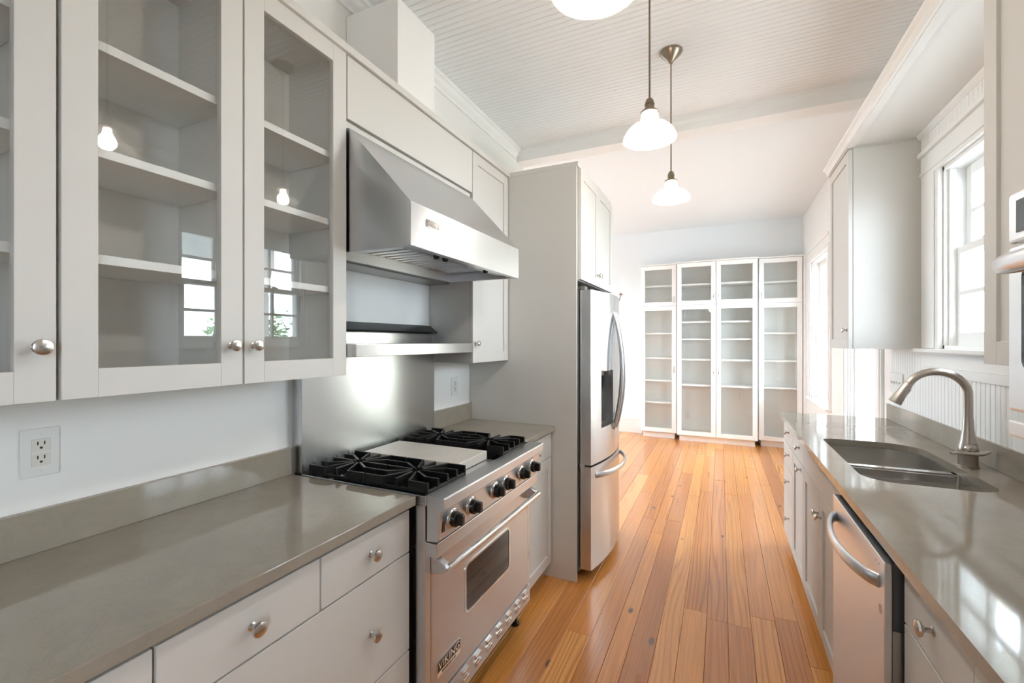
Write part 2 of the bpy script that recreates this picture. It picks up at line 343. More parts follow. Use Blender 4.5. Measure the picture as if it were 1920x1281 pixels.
# ================================================================== THE SETTING
WL, WR, CEIL, FCEIL, YB, YF, XF = -1.5, 1.0, 2.96, 3.10, -2.6, 7.15, -3.6
WLF, WRF = WL+0.002, WR-0.002      # furniture stands just clear of the plaster
def wall_boxes(mb, along, t0, t1, a0, a1, z0, z1, holes):
    """wall running along 'x' or 'y' with rectangular openings (a0,a1,z0,z1)"""
    def bx(p, q, zz0, zz1):
        if q-p < 1e-4 or zz1-zz0 < 1e-4: return
        mb.box(t0, t1, p, q, zz0, zz1) if along == 'y' else mb.box(p, q, t0, t1, zz0, zz1)
    cur = a0
    for (h0, h1, b0, b1) in sorted(holes):
        bx(cur, h0, z0, z1); bx(h0, h1, z0, b0); bx(h0, h1, b1, z1); cur = h1
    bx(cur, a1, z0, z1); return mb
W1 = (1.86, 2.93, 1.385, 2.285); D1 = (3.93, 4.78, 0.74, 2.38); W2 = (5.52, 6.50, 0.74, 2.38)
W3 = (4.50, 5.80, 0.74, 2.38); W4 = (-1.85, -1.10, 0.95, 2.35)  # both are out-of-view openings added for daylight
wall_right = struct(wall_boxes(MB(), 'y', WR, WR+0.16, YB-0.16, YF+0.16, -0.06, 3.25, [W4, W1, D1, W2]).build('wall_right', 'wall'))
struct(wall_boxes(MB(), 'y', WL-0.12, WL, YB-0.16, 3.44, -0.06, 3.25, []).build('wall_left', 'wall'))
struct(wall_boxes(MB(), 'x', YB-0.16, YB, WL, WR, -0.06, 3.25, []).build('wall_back', 'wall'))
struct(wall_boxes(MB(), 'x', YF, YF+0.16, XF-0.16, WR, -0.06, 3.25, []).build('wall_far', 'wall_cool'))
struct(wall_boxes(MB(), 'y', XF-0.16, XF, 3.30, YF, -0.06, 3.25, [W3]).build('wall_dining', 'wall_cool'))
struct(wall_boxes(MB(), 'x', 3.30, 3.44, XF, WL-0.12, -0.06, 3.25, []).build('wall_partition', 'wall'))

# floor: heart pine planks on a dark subfloor
floor = struct(MB().box(XF, WR, YB, YF, -0.06, -0.020).build('floor', 'gap'))
def plank(x0, x1, y0, y1):
    g = 0.0006; c = 0.0013; x0 += g; x1 -= g; y0 += g; y1 -= g; t = random.uniform(-0.0004, 0.0004)
    vs = [(x0,y0,-0.02),(x1,y0,-0.02),(x1,y1,-0.02),(x0,y1,-0.02),(x0,y0,-c),(x1,y0,-c),(x1,y1,-c),(x0,y1,-c),
          (x0+c,y0+c,t),(x1-c,y0+c,t),(x1-c,y1-c,t),(x0+c,y1-c,t)]
    fs = [(3,2,1,0),(8,9,10,11)]+[(i,(i+1)%4,4+(i+1)%4,4+i) for i in range(4)]+[(4+i,4+(i+1)%4,8+(i+1)%4,8+i) for i in range(4)]
    MB().add(vs, fs).build('plank', 'wood', floor)
x = WR
while x > XF+0.02:
    wd = random.choice([0.083, 0.098, 0.105, 0.112, 0.118, 0.127]); x0 = max(x-wd, XF)
    if x0-XF < 0.05: x0 = XF
    y = YB if x0 >= WL-0.11 else 3.44
    y1 = y+random.uniform(0.5, 2.2)
    while y < YF:
        y1 = min(y1, YF)
        if YF-y1 < 0.35: y1 = YF
        plank(x0, x, y, y1); y = y1; y1 = y+random.uniform(1.2, 3.4)
    x = x0
# ceilings
ceiling = struct(MB().box(WL, WR, YB, 3.30, CEIL+0.012, 3.25).build('ceiling', 'ceil'))
BW = 0.0363
def bead(axis):
    """one narrow tongue-and-groove strip with eased edges, centred on its width"""
    h = BW/2-0.0004; e = 0.0042; prof = [(-h, 0.012), (-h, 0.0050), (-h+e*0.45, 0.0014), (-h+e, 0), (h-e, 0), (h-e*0.45, 0.0014), (h, 0.0050), (h, 0.012)]
    return prof
bmesh_c = None; n = int((3.30-YB)/BW)
for i in range(n):
    yc = 3.30-BW*(i+0.5)
    if bmesh_c is None:
        o = MB().prism([(p[0], p[1]) for p in bead('y')], 'x', WL, WR).build('board', 'ceil', ceiling); bmesh_c = o
    else: o = bmesh_c.copy(); COL.objects.link(o); o.parent = ceiling
    o.location = (0, yc, CEIL)
struct(MB().box(XF, WR, 3.44, YF, FCEIL, 3.25).build('ceiling_dining', 'wall_cool'))
struct(MB().box(WL, WR, 3.30, 3.44, 2.872, 3.25).prism([(3.30, 2.96), (3.268, 2.96), (3.272, 2.948), (3.286, 2.938), (3.30, 2.920)], 'x', WL, WR).build('ceiling_beam', 'trim'))
# crown on the kitchen's long walls
def crown(name, xw, s, y0, y1):
    pr = [(0, 0), (0, -0.075), (0.012, -0.075), (0.014, -0.060), (0.030, -0.044), (0.040, -0.022), (0.052, -0.016), (0.055, 0)]
    return struct(MB().prism([(xw+s*a, CEIL+b) for a, b in pr], 'y', y0, y1).build(name, 'trim', bevel=0.001))
crown('trim_1', WL, 1, YB, 3.268); crown('trim_2', WR, -1, YB, 3.268)
# dining room baseboards and chair rail
def rails(nm, mb): struct(mb.build(nm, 'trim', bevel=0.002))
rails('baseboard_far', MB().box(XF, -1.10, YF-0.02, YF, 0, 0.20).box(XF, -1.10, YF-0.028, YF, 0.20, 0.225).box(XF, -1.10, YF-0.014, YF, 0.225, 0.24))
rails('trim_3', MB().box(XF, -1.10, YF-0.022, YF, 0.785, 0.825).box(XF, -1.10, YF-0.034, YF, 0.825, 0.838))
rails('baseboard_right', MB().box(WR-0.02, WR, 3.74, 6.80, 0, 0.20).box(WR-0.028, WR, 3.74, 6.80, 0.20, 0.225))
rails('baseboard_dining', MB().box(XF, XF+0.02, 3.44, YF-0.03, 0, 0.20))

# ---- right wall wainscot strips (beadboard), below and above the window
def strips(y0, y1, z0, z1):
    o0 = None; k = int(round((y1-y0)/0.0375)); 
    for i in range(k):
        yc = y0+(i+0.5)*(y1-y0)/k
        if o0 is None:
            h = (y1-y0)/k/2-0.0004; e = 0.004
            pr = [(-h, 0), (-h, 0.0055), (-h+e*.5, 0.0086), (-h+e, 0.010), (h-e, 0.010), (h-e*.5, 0.0086), (h, 0.0055), (h, 0)]
            o0 = MB().prism([(WR-b, a) for a, b in pr], 'z', z0, z1).build('board', 'trim', wall_right); o = o0
        else: o = o0.copy(); COL.objects.link(o); o.parent = wall_right
        o.location = (0, yc, 0)
strips(0.866, 3.66, 1.016, 1.248)
strips(3.135, 3.66, 1.248, 1.375)
strips(1.705, 3.168, 2.455, 2.515)
struct(MB().box(WR-0.018, WR, 0.86, 3.135, 1.248, 1.288).box(WR-0.012, WR, 0.86, 3.135, 1.288, 1.352).build('trim_4', 'trim', bevel=0.0025))
struct(MB().box(WR-0.016, WR, 1.705, 3.168, 2.515, 2.544).prism([(WR, 2.544), (WR-0.03, 2.544), (WR-0.026, 2.530), (WR-0.016, 2.520), (WR, 2.52)], 'y', 1.705, 3.168).build('trim_5', 'trim', bevel=0.001))

# ---- windows
def window(name, wall, hole, cols, rows, cas, mid=None, depth=0.16, inward=-1, stool=True, far_cas=None):
    """double-hung sash window; wall = ('X', inner face, outward sign)"""
    ax, p, s = wall; a0, a1, z0, z1 = hole
    def bx(mb, u0, u1, zz0, zz1, d0, d1):          # d measured outward from the inner wall face
        q0, q1 = p+s*d0, p+s*d1
        return mb.box(q0, q1, u0, u1, zz0, zz1) if ax == 'X' else mb.box(u0, u1, q0, q1, zz0, zz1)
    root = struct(bx(bx(bx(bx(MB(), a0, a0+0.018, z0, z1, 0, depth), a1-0.018, a1, z0, z1, 0, depth), a0, a1, z1-0.018, z1, 0, depth), a0, a1, z0, z0+0.015, 0, depth).build(name, 'trim'))
    fc = far_cas or cas
    mb = MB(); bx(mb, a0-cas, a0+0.006, z0-0.01, z1, -0.02, 0); bx(mb, a1-0.006, a1+fc, z0-0.01, z1, -0.02, 0)
    bx(mb, a0-cas+0.02, a0-0.03, z0, z1, -0.026, -0.02); bx(mb, a1+0.03, a1+fc-0.02, z0, z1, -0.026, -0.02)
    bx(mb, a0-cas, a1+fc, z1, z1+0.12, -0.022, 0); bx(mb, a0-cas-0.008, a1+fc, z1+0.12, z1+0.145, -0.038, 0); bx(mb, a0-cas, a1+fc, z1+0.02, z1+0.035, -0.03, 0)
    mb.build('window_casing', 'trim', root, bevel=0.003)
    if stool:
        bx(bx(MB(), a0-cas-0.012, a1+fc+0.012, z0-0.022, z0-0.002, -0.055, 0.02), a0-cas, a1+fc, z0-0.034, z0-0.022, -0.03, 0).build('window_sill', 'trim', root, bevel=0.004)
    # vinyl-grey jamb track and stops
    zm = mid if mid is not None else (z0+z1)/2
    bx(bx(MB(), a0+0.018, a0+0.034, z0+0.01, z1-0.018, 0.016, 0.0425), a1-0.034, a1-0.018, z0+0.01, z1-0.018, 0.016, 0.0425).build('stop_bead', 'trim', root, bevel=0.002)
    for (q0, q1, d0, nm) in ((z0+0.012, zm+0.018, 0.042, 'lower_sash'), (zm-0.018, z1-0.018, 0.082, 'upper_sash')):
        st = 0.045; rb = 0.065 if nm == 'lower_sash' else 0.034; rt = 0.034 if nm == 'lower_sash' else 0.05; u0, u1 = a0+0.020, a1-0.020; d1 = d0+0.034
        f = MB(); bx(f, u0, u0+st, q0, q1, d0, d1); bx(f, u1-st, u1, q0, q1, d0, d1); bx(f, u0+st, u1-st, q0, q0+rb, d0, d1); bx(f, u0+st, u1-st, q1-rt, q1, d0, d1)
        so = f.build(nm, 'trim', root, bevel=0.002)
        g0, g1, h0, h1 = u0+st, u1-st, q0+rb, q1-rt
        for c in range(1, cols):
            uc = g0+(g1-g0)*c/cols; bx(MB(), uc-0.010, uc+0.010, h0, h1, d0+0.004, d1-0.004).build('muntin', 'trim', so, bevel=0.002)
        for r_ in range(1, rows):
            zc = h0+(h1-h0)*r_/rows; bx(MB(), g0, g1, zc-0.010, zc+0.010, d0+0.005, d1-0.005).build('muntin', 'trim', so, bevel=0.002)
        for c in range(cols):
            for r_ in range(rows):
                bx(MB(), g0+(g1-g0)*c/cols, g0+(g1-g0)*(c+1)/cols, h0+(h1-h0)*r_/rows, h0+(h1-h0)*(r_+1)/rows, d0+0.016, d0+0.019).build('pane', 'wglass', so)
        if nm == 'lower_sash':
            uc = (a0+a1)/2; lk = MB(); bx(lk, a1-0.30, a1-0.25, q1, q1+0.012, d0+0.004, d0+0.028); bx(lk, a1-0.315, a1-0.275, q1+0.012, q1+0.018, d0+0.008, d0+0.018); lk.build('sash_lock', 'trim', so, bevel=0.003)
    return root
window('window_1', ('X', WR, 1), W1, 4, 2, 0.13, mid=1.86, far_cas=0.20)
window('window_2', ('X', WR, 1), W2, 1, 1, 0.12, mid=1.53, far_cas=0.13)
window('added_window_4', ('X', WR, 1), W4, 3, 2, 0.12)  # unseen window, added to lift ambient light at the near end
window('added_window_3', ('X', XF, -1), W3, 2, 1, 0.12)  # unseen window, added to balance daylight in the dining room
window('window_5', ('X', WR, 1), D1, 1, 1, 0.12, mid=1.53, far_cas=0.12)
# ---- outdoors: porch, wing of the house, yard
struct(MB().box(1.17, 4.5, 0.2, 5.1, -0.20, -0.04).build('porch_floor', 'trim'))
struct(MB().box(1.17, 4.5, 0.2, 5.1, 2.95, 3.05).box(4.3, 4.5, 0.2, 5.1, 2.62, 2.95).build('porch_ceiling', 'ceil'))  # roof deepened and edge beam added to cut sky light at the window
struct(MB().box(-30, 40, -30, 40, -0.80, -0.70).build('ground', 'lawn'))
struct(MB().box(1.17, 6.0, 8.0, 8.2, -0.7, 4.0).build('exterior_wing_wall', 'cream'))
for yy in (0.4, 2.6, 4.9):
    c = MB().box(4.30, 4.50, yy-0.1, yy+0.1, -0.04, 2.62).box(4.27, 4.53, yy-0.13, yy+0.13, -0.04, 0.14).box(4.27, 4.53, yy-0.13, yy+0.13, 2.49, 2.62).build('porch_column', 'trim', bevel=0.004)
    tag(c, 'square white porch column outside the windows', 'column', 'porch columns')
def tree(loc, hgt, rad, label, nleaf):
    t = thing('tree', label, 'tree', loc); x, y, z = loc
    MB().tube([(x, y, z), (x+0.1, y, z+hgt*0.35), (x, y+0.1, z+hgt*0.8)], [0.16, 0.12, 0.05], 8).build('trunk', 'bark', t, smooth=True)
    mb = MB(); cl = [(x+random.uniform(-.6,.6)*rad, y+random.uniform(-.6,.6)*rad, z+hgt*random.uniform(0.35, 0.95)) for _ in range(26)]
    for i in range(nleaf):
        c = random.choice(cl); d = Vector((random.gauss(0,1), random.gauss(0,1), random.gauss(0,1))).normalized()*rad*0.42*random.random()**0.4
        p = Vector(c)+d; u = Vector((random.uniform(-1,1), random.uniform(-1,1), random.uniform(-1,1))).normalized(); v = u.orthogonal().normalized(); s_ = random.uniform(0.06, 0.12)
        mb.add([p-u*s_, p+v*s_*0.45, p+u*s_, p-v*s_*0.45], [(0,1,2,3)])
    f = mb.build('foliage', 'leaf', t); f['kind'] = 'stuff'
tree((6.9, 7.0, -0.7), 2.7, 1.25, 'leafy green shrub-like tree in the yard beyond the porch', 3000)

# ================================================================== LEFT RUN
FL = ('X', -0.925, 1)      # base fronts
FU = ('X', -1.215, 1)      # wall cabinet fronts
# ---- base cabinets
def base_body(t, x0, x1, y0, y1, front):
    s = 1 if front == 'L' else -1
    MB().box(x0, x1, y0, y1, 0.09, 0.880).build('body', 'cab', t)
    MB().box(x0, x1-0.05*s if s > 0 else x1, y0+0.001, y1-0.001, 0.0, 0.09).build('toe_kick', 'cab', t) if s > 0 else MB().box(x0+0.05, x1, y0+0.001, y1-0.001, 0.0, 0.09).build('toe_kick', 'cab', t)
def gap_shade_sheet(F, a0, a1, t, z0=0.09, z1=0.880):
    fb(MB(), F, a0, a1, z0, z1, -0.0215, -0.0205).build('gap_shade', 'gap', t)  # near-black sheet, paints the shade in the gaps between fronts
t = thing('base_cabinet', 'greige drawer base cabinet with two top drawers over wide drawers beside the range', 'cabinet', (-1.2, 0.826, 0))
base_body(t, WLF, -0.947, 0.460, 1.188, 'L'); gap_shade_sheet(FL, 0.461, 1.187, t)
for (a0, a1) in ((0.462, 0.8265), (0.8315, 1.187)):
    d = slab_front('drawer', FL, a0, a1, 0.7335, 0.868, t); knob(FL, (a0+a1)/2, 0.80, d, 1.12)
for z0, z1, zk in ((0.4145, 0.7285, 0.566), (0.095, 0.4095, 0.25)):
    d = slab_front('drawer', FL, 0.462, 1.187, z0, z1, t); knob(FL, 1.01, zk, d, 1.12); knob(FL, 0.645, zk, d, 1.12)
t = thing('base_cabinet', 'greige drawer base cabinet under the long taupe worktop, away from the range', 'cabinet', (-1.2, 0.05, 0))
base_body(t, WLF, -0.947, -0.80, 0.458, 'L'); gap_shade_sheet(FL, -0.79, 0.457, t)
for (a0, a1) in ((-0.79, -0.168), (-0.163, 0.456)):
    for z0, z1 in ((0.7335, 0.868), (0.4145, 0.7285), (0.095, 0.4095)):
        d = slab_front('drawer', FL, a0, a1, z0, z1, t); knob(FL, (a0+a1)/2, (z0+z1)/2, d, 1.12)
t = thing('base_cabinet', 'narrow greige base cabinet with drawer and shaker door between range and refrigerator', 'cabinet', (-1.2, 2.32, 0))
base_body(t, WLF, -0.947, 2.098, 2.546, 'L'); gap_shade_sheet(FL, 2.10, 2.545, t)
d = slab_front('drawer', FL, 2.102, 2.540, 0.7335, 0.868, t); knob(FL, 2.30, 0.80, d)
d = shaker('door', FL, 2.102, 2.540, 0.095, 0.7285, t); knob(FL, 2.13, 0.66, d)
# ---- worktops and upstands
def top(name, label, x0, x1, y0, y1, cat='countertop'):
    return tag(MB().box(x0, x1, y0, y1, 0.884, 0.914).build(name, 'quartz', bevel=0.002), label, cat)
top('countertop', 'long polished taupe stone countertop under the glass-front cabinets', WLF, -0.905, -0.82, 1.196)
top('countertop', 'short taupe stone countertop between range and refrigerator panel', WLF, -0.905, 2.092, 2.549)
tag(MB().box(WLF, -1.480, -0.82, 1.188, 0.9142, 1.016).build('backsplash', 'quartz', bevel=0.0015), 'low taupe stone upstand along the wall under the outlet and glass-front cabinets', 'backsplash')
tag(MB().box(WLF, -1.480, 2.096, 2.549, 0.9142, 1.020).build('backsplash', 'quartz', bevel=0.0015), 'short taupe stone upstand beside the refrigerator panel', 'backsplash')
# ---- glass-front wall cabinets
def wall_cab(label, y0, y1, knob_y, z0=1.300, z1=2.452):
    t = thing('wall_cabinet', label, 'cabinet', (-1.36, (y0+y1)/2, z0)); xb, xf = WLF, -1.2365; th = 0.018
    mb = MB().box(xb, xf, y0, y0+th, z0, z1).box(xb, xf, y1-th, y1, z0, z1).box(xb, xf, y0+th, y1-th, z0, z0+th).box(xb, xf, y0+th, y1-th, z1-th, z1)
    mb.build('carcass', 'cab', t)
    MB().box(xb, xb+0.008, y0+th, y1-th, z0+th, z1-th).build('back_panel', 'cabin', t)
    for zt in (1.612, 1.848, 2.084):
        MB().box(xb+0.009, xf-0.004, y0+th+0.001, y1-th-0.001, zt-0.021, zt).build('shelf', 'cabin', t, bevel=0.001)
    for yy, sg in ((y1-th, -1), (y0+th, 1)):
        for i in range(14):
            MB().lathe((xf-0.035, yy, 1.45+0.062*i), (0, sg, 0), [(0.0028, -0.001), (0.0028, 0.0006)], 8).build('shelf_pin_hole', 'slot', t)
    d = glass_door(FU, y0+0.0018, y1-0.0018, z0, z1, t, st=0.060, st_b=0.062); knob(FU, knob_y, 1.409, d, 1.08)
    return t
wall_cab('greige wall cabinet with glass door and shelves, above the double outlet', 0.051, 0.432, 0.402)
wall_cab('middle glass-door wall cabinet of three, its knob at the edge toward the hood', 0.436, 0.821, 0.785)
wall_cab('glass-door wall cabinet directly beside the hood, its knob away from the hood', 0.8225, 1.204, 0.850)
# ---- panel above the hood
t = thing('hood_valance', 'flat greige panel above the range hood', 'panel', (-1.36, 1.65, 2.19))
MB().box(WLF, -1.2365, 1.207, 2.098, 2.215, 2.452).build('carcass', 'cab', t)
slab_front('front_panel', FU, 1.208, 2.097, 2.222, 2.449, t)
MB().box(WLF, -1.225, 1.210, 2.088, 2.190, 2.2145).build('filler_strip', 'cab', t)
# ---- small wall cabinet
t = thing('wall_cabinet', 'narrow greige shaker-door wall cabinet between hood and refrigerator panel', 'cabinet', (-1.36, 2.32, 1.303))
MB().box(WLF, -1.2365, 2.104, 2.547, 1.303, 2.452).build('body', 'cab', t)
d = shaker('door', FU, 2.104, 2.545, 1.303, 2.450, t, st=0.056); knob(FU, 2.132, 1.41, d)
# ---- strip along the top of the cabinets
tag(MB().box(WLF, -1.203, 0.051, 2.5495, 2.4525, 2.480).build('cabinet_cornice', 'cab', bevel=0.001), 'thin greige cornice board along the tops of the range-side wall cabinets', 'cornice')
tag(MB().box(WLF, -1.214, 1.482, 1.745, 2.4805, 2.852).build('duct_cover', 'trim', bevel=0.001), 'tall white boxed duct cover standing on the cabinets above the hood', 'duct cover')
# ---- range hood
t = thing('range_hood', 'stainless steel canopy range hood with sloping front above the range', 'range hood', (-1.2, 1.65, 1.742))
hy0, hy1 = 1.210, 2.090; xb, xl = -1.499, -0.940
prof = [(xb, 1.742), (xl, 1.742), (xl, 1.892), (-1.212, 2.188), (xb, 2.188)]
mb = MB(); n = len(prof); vs = [(p[0], hy0, p[1]) for p in prof]+[(p[0], hy1, p[1]) for p in prof]
mb.add(vs, [(0,1,2,3,4), (9,8,7,6,5), (1,6,7,2), (2,7,8,3), (3,8,9,4), (4,9,5,0)])
# rolled rim and the pocket behind it
ix0, ix1, iy0, iy1 = -1.335, -0.966, hy0+0.024, hy1-0.024
vs = [(xb,hy0,1.742),(xl,hy0,1.742),(xl,hy1,1.742),(xb,hy1,1.742),(ix0,iy0,1.742),(ix1,iy0,1.742),(ix1,iy1,1.742),(ix0,iy1,1.742),
      (ix0,iy0,1.85),(ix1,iy0,1.87),(ix1,iy1,1.87),(ix0,iy1,1.85)]
mb.add(vs, [(0,1,5,4),(1,2,6,5),(2,3,7,6),(3,0,4,7),(4,5,9,8),(5,6,10,9),(6,7,11,10),(7,4,8,11),(8,9,10,11)])
hood = mb.build('canopy', 'ss_y', t)
MB().box(xl-0.0001, xl+0.0025, hy0+0.001, hy1-0.001, 1.7425, 1.8915).build('front_lip', 'ss_y', t, bevel=0.001)
MB().prism([(xl-0.012, hy0-0.001), (xl, hy0-0.001), (xl, hy0), (xl-0.012, hy0)], 'z', 1.743, 1.89).build('corner_seam', 'ss_z', t)
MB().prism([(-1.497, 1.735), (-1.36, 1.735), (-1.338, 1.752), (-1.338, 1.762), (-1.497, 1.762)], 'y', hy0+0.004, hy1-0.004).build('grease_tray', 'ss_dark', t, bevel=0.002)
MB().box(ix0+0.002, ix1-0.002, iy0+0.002, iy1-0.002, 1.815, 1.835).build('cavity_shade', 'enamel', t)  # black box added as the shade deep in the hood cavity
ns = 17
for i in range(ns):
    yc = iy0+0.012+(iy1-iy0-0.024)*(i+0.5)/ns
    MB().prism([(yc-0.019, 1.802), (yc-0.013, 1.786), (yc+0.010, 1.786), (yc+0.012, 1.792), (yc-0.010, 1.794), (yc-0.015, 1.806)], 'x', ix0+0.006, ix1-0.075).build('baffle', 'ss_x', t)
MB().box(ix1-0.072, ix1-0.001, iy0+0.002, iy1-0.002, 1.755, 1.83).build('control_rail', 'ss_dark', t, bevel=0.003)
for yy in (1.46, 1.52, 1.86): MB().lathe((ix1-0.04, yy, 1.755), (0, 0, -1), [(0.013, 0), (0.013, 0.006), (0.010, 0.014), (0.004, 0.015)], 16).build('switch_knob', 'knobblack', t, smooth=True)
def badge(parent, xf, y0, y1, z0, z1, sub=False, dark='badge'):
    b = MB().box(xf-0.001, xf+0.004, y0, y1, z0, z1).build('badge', 'chrome', parent, bevel=0.0022)
    MB().box(xf+0.003, xf+0.0046, y0+0.0022, y1-0.0022, z0+0.0022+(0.30*(z1-z0) if sub else 0), z1-0.0022).build('badge_face', dark, b)
    zc = (z0+z1)/2+(0.15*(z1-z0) if sub else 0); h = (z1-z0)*(0.70 if sub else 1.0)
    text('lettering', 'VIKING', 'chrome', b, (xf+0.0048, (y0+y1)/2, zc), h*0.98, (R(90), 0, R(90)), sx=(y1-y0)/(h*0.98*3.55))
    if sub: text('lettering', 'PROFESSIONAL', 'badge', b, (xf+0.0042, (y0+y1)/2, z0+0.17*(z1-z0)), h*0.26, (R(90), 0, R(90)), sx=1.3)
badge(t, xl+0.0025, 1.298, 1.375, 1.823, 1.851, dark='fr_side')
# ---- gas range
t = thing('gas_range', 'stainless gas range with black grates, six black knobs and oven door', 'range', (-1.2, 1.65, 0))
gy0, gy1 = 1.2065, 2.0880
MB().box(-1.470, -0.885, gy0, gy1, 0.115, 0.882).box(-0.886, -0.876, gy0, gy0+0.030, 0.115, 0.882).box(-0.886, -0.876, gy1-0.030, gy1, 0.115, 0.882).build('body', 'ss_z', t, bevel=0.001)
tb = MB().box(-1.470, -0.872, gy0, gy1, 0.8825, 0.889).box(-1.470, -0.872, gy0, gy0+0.007, 0.889, 0.913).box(-1.470, -0.872, gy1-0.007, gy1, 0.889, 0.913).box(-0.880, -0.872, gy0+0.007, gy1-0.007, 0.889, 0.914).box(-1.470, -1.452, gy0+0.007, gy1-0.007, 0.889, 0.912).build('cooktop', 'ss_y', t, bevel=0.0015)
MB().box(-1.451, -0.881, 1.480, 1.732, 0.8895, 0.906).build('griddle_tray', 'ss_y', tb)
for y0, y1 in ((gy0+0.0075, 1.478), (1.734, gy1-0.0075)):
    MB().box(-1.451, -0.881, y0, y1, 0.8895, 0.8975).build('burner_pan', 'enamel', tb)
pr = [(-0.8715, 0.916), (-0.806, 0.915), (-0.803, 0.911), (-0.803, 0.876), (-0.807, 0.872), (-0.8225, 0.868), (-0.8285, 0.770), (-0.8715, 0.766)]
cp = MB().prism(pr, 'y', gy0+0.002, gy1).build('control_panel', 'ss_y', t, bevel=0.0015)
for zz in (0.862, 0.778): MB().lathe((-0.8265, gy0+0.010, zz), (1, 0, 0), [(0.003, -0.002), (0.003, 0.0015), (0.001, 0.002)], 10).build('screw', 'chrome', cp)
MB().box(-0.886, -0.834, gy0+0.004, gy1-0.004, 0.716, 0.762).build('drip_rail', 'ss_y', t, bevel=0.002)
for k, yk in enumerate((1.292, 1.418, 1.607, 1.705, 1.868, 1.992)):
    o = (-0.8265, yk, 0.820); ax = (1, 0, -0.06)
    kn = MB().lathe(o, ax, [(0.0255, 0.004), (0.0255, 0.020), (0.0235, 0.0225), (0.0100, 0.0235)], 28).build('control_knob', 'knobblack', t, smooth=True)
    MB().lathe(o, ax, [(0.0345, -0.002), (0.0345, 0.003), (0.0325, 0.005), (0.0310, 0.0055), (0.0300, 0.003), (0.0290, 0.0075), (0.0265, 0.008), (0.0262, 0.004)], 32, cap=False).build('bezel', 'chrome', kn, smooth=True)
    MB().prism([(-0.8265+0.022, 0.800), (-0.8265+0.044, 0.8035), (-0.8265+0.0455, 0.8075), (-0.8265+0.0455, 0.8355), (-0.8265+0.043, 0.8395), (-0.8265+0.022, 0.842)], 'y', yk-0.0085, yk+0.0085).build('grip', 'knobblack', kn, bevel=0.003)
    if k == 0:
        MB().box(-0.826, -0.8240, yk-0.062, yk-0.048, 0.795, 0.828).build('printed_mark', 'badge', cp)
text('lettering', 'OVEN', 'badge', cp, (-0.8232, 1.992, 0.8608), 0.009, (R(90), 0, R(90)))
dr_ = MB().box(-0.8845, -0.8745, 1.239, 2.056, 0.212, 0.714).build('oven_door', 'ss_y', t, bevel=0.003)
def rrect(a0, a1, b0, b1, r, n=6):
    pts = []
    for cx, cy, s0 in ((a1-r, b1-r, 0), (a0+r, b1-r, 90), (a0+r, b0+r, 180), (a1-r, b0+r, 270)):
        for i in range(n+1): a = R(s0+90*i/n); pts.append((cx+r*math.cos(a), cy+r*math.sin(a)))
    return pts
outer = rrect(1.452, 1.846, 0.388, 0.580, 0.028); inner = rrect(1.460, 1.838, 0.396, 0.572, 0.022)
mb = MB(); n = len(outer)
mb.add([(-0.8765, *p) for p in outer]+[(-0.871, *p) for p in outer]+[(-0.871, *p) for p in inner]+[(-0.880, *p) for p in inner],
       [(k*n+i, k*n+(i+1) % n, (k+1)*n+(i+1) % n, (k+1)*n+i) for k in range(3) for i in range(n)])
MB().prism(inner, 'x', -0.8742, -0.8735).build('window', 'oveng', dr_); mb.build('window_trim', 'chrome', dr_, smooth=True)
for yy in (1.250, 2.045): MB().prism([(-0.876, 0.645), (-0.876, 0.712), (-0.850, 0.700), (-0.822, 0.686), (-0.813, 0.672), (-0.822, 0.658)], 'y', yy-0.014, yy+0.014).build('handle_bracket', 'ss_y', dr_, bevel=0.003)
MB().tube([(-0.815, 1.246, 0.672), (-0.815, 2.049, 0.672)], 0.0135, 18).build('handle', 'chrome', dr_, smooth=True)
badge(dr_, -0.8745, 1.268, 1.415, 0.274, 0.330, sub=True)
kp = MB().box(-0.884, -0.874, gy0+0.002, gy1-0.002, 0.117, 0.202).build('kick_panel', 'ss_y', t, bevel=0.002)
for i in range(9):
    yc = 1.262+i*0.0955
    for zz in (0.140, 0.168): MB().prism([(-0.875, zz), (-0.868, zz+0.006), (-0.865, zz+0.020), (-0.875, zz+0.022)], 'y', yc-0.021, yc+0.021).build('louver', 'chrome', kp, bevel=0.002)
for xx in (-1.42, -0.94):
    for yy in (1.25, 2.045): MB().lathe((xx, yy, 0), (0, 0, 1), [(0.024, 0), (0.024, 0.012), (0.014, 0.018), (0.014, 0.118)], 14).build('leg', 'enamel', t, smooth=True)
# backguard with high shelf
bgd = MB().box(-1.499, -1.446, gy0, 2.076, 0.884, 1.362).box(-1.499, -1.462, gy0, 2.076, 1.3625, 1.462).build('backguard', 'ss_z', t, bevel=0.001)
sh = MB().prism([(-1.462, gy0), (-1.215, gy0), (-1.200, gy0+0.006), (-1.192, gy0+0.020), (-1.192, 2.066), (-1.200, 2.080), (-1.215, 2.088), (-1.462, 2.088)], 'z', 1.363, 1.411).build('shelf', 'ss_y', t, bevel=0.002)
MB().prism([(-1.498, 1.463), (-1.425, 1.463), (-1.418, 1.470), (-1.470, 1.508), (-1.498, 1.508)], 'y', gy0+0.01, 2.070).build('shelf_flap', 'enamel', t, bevel=0.002)
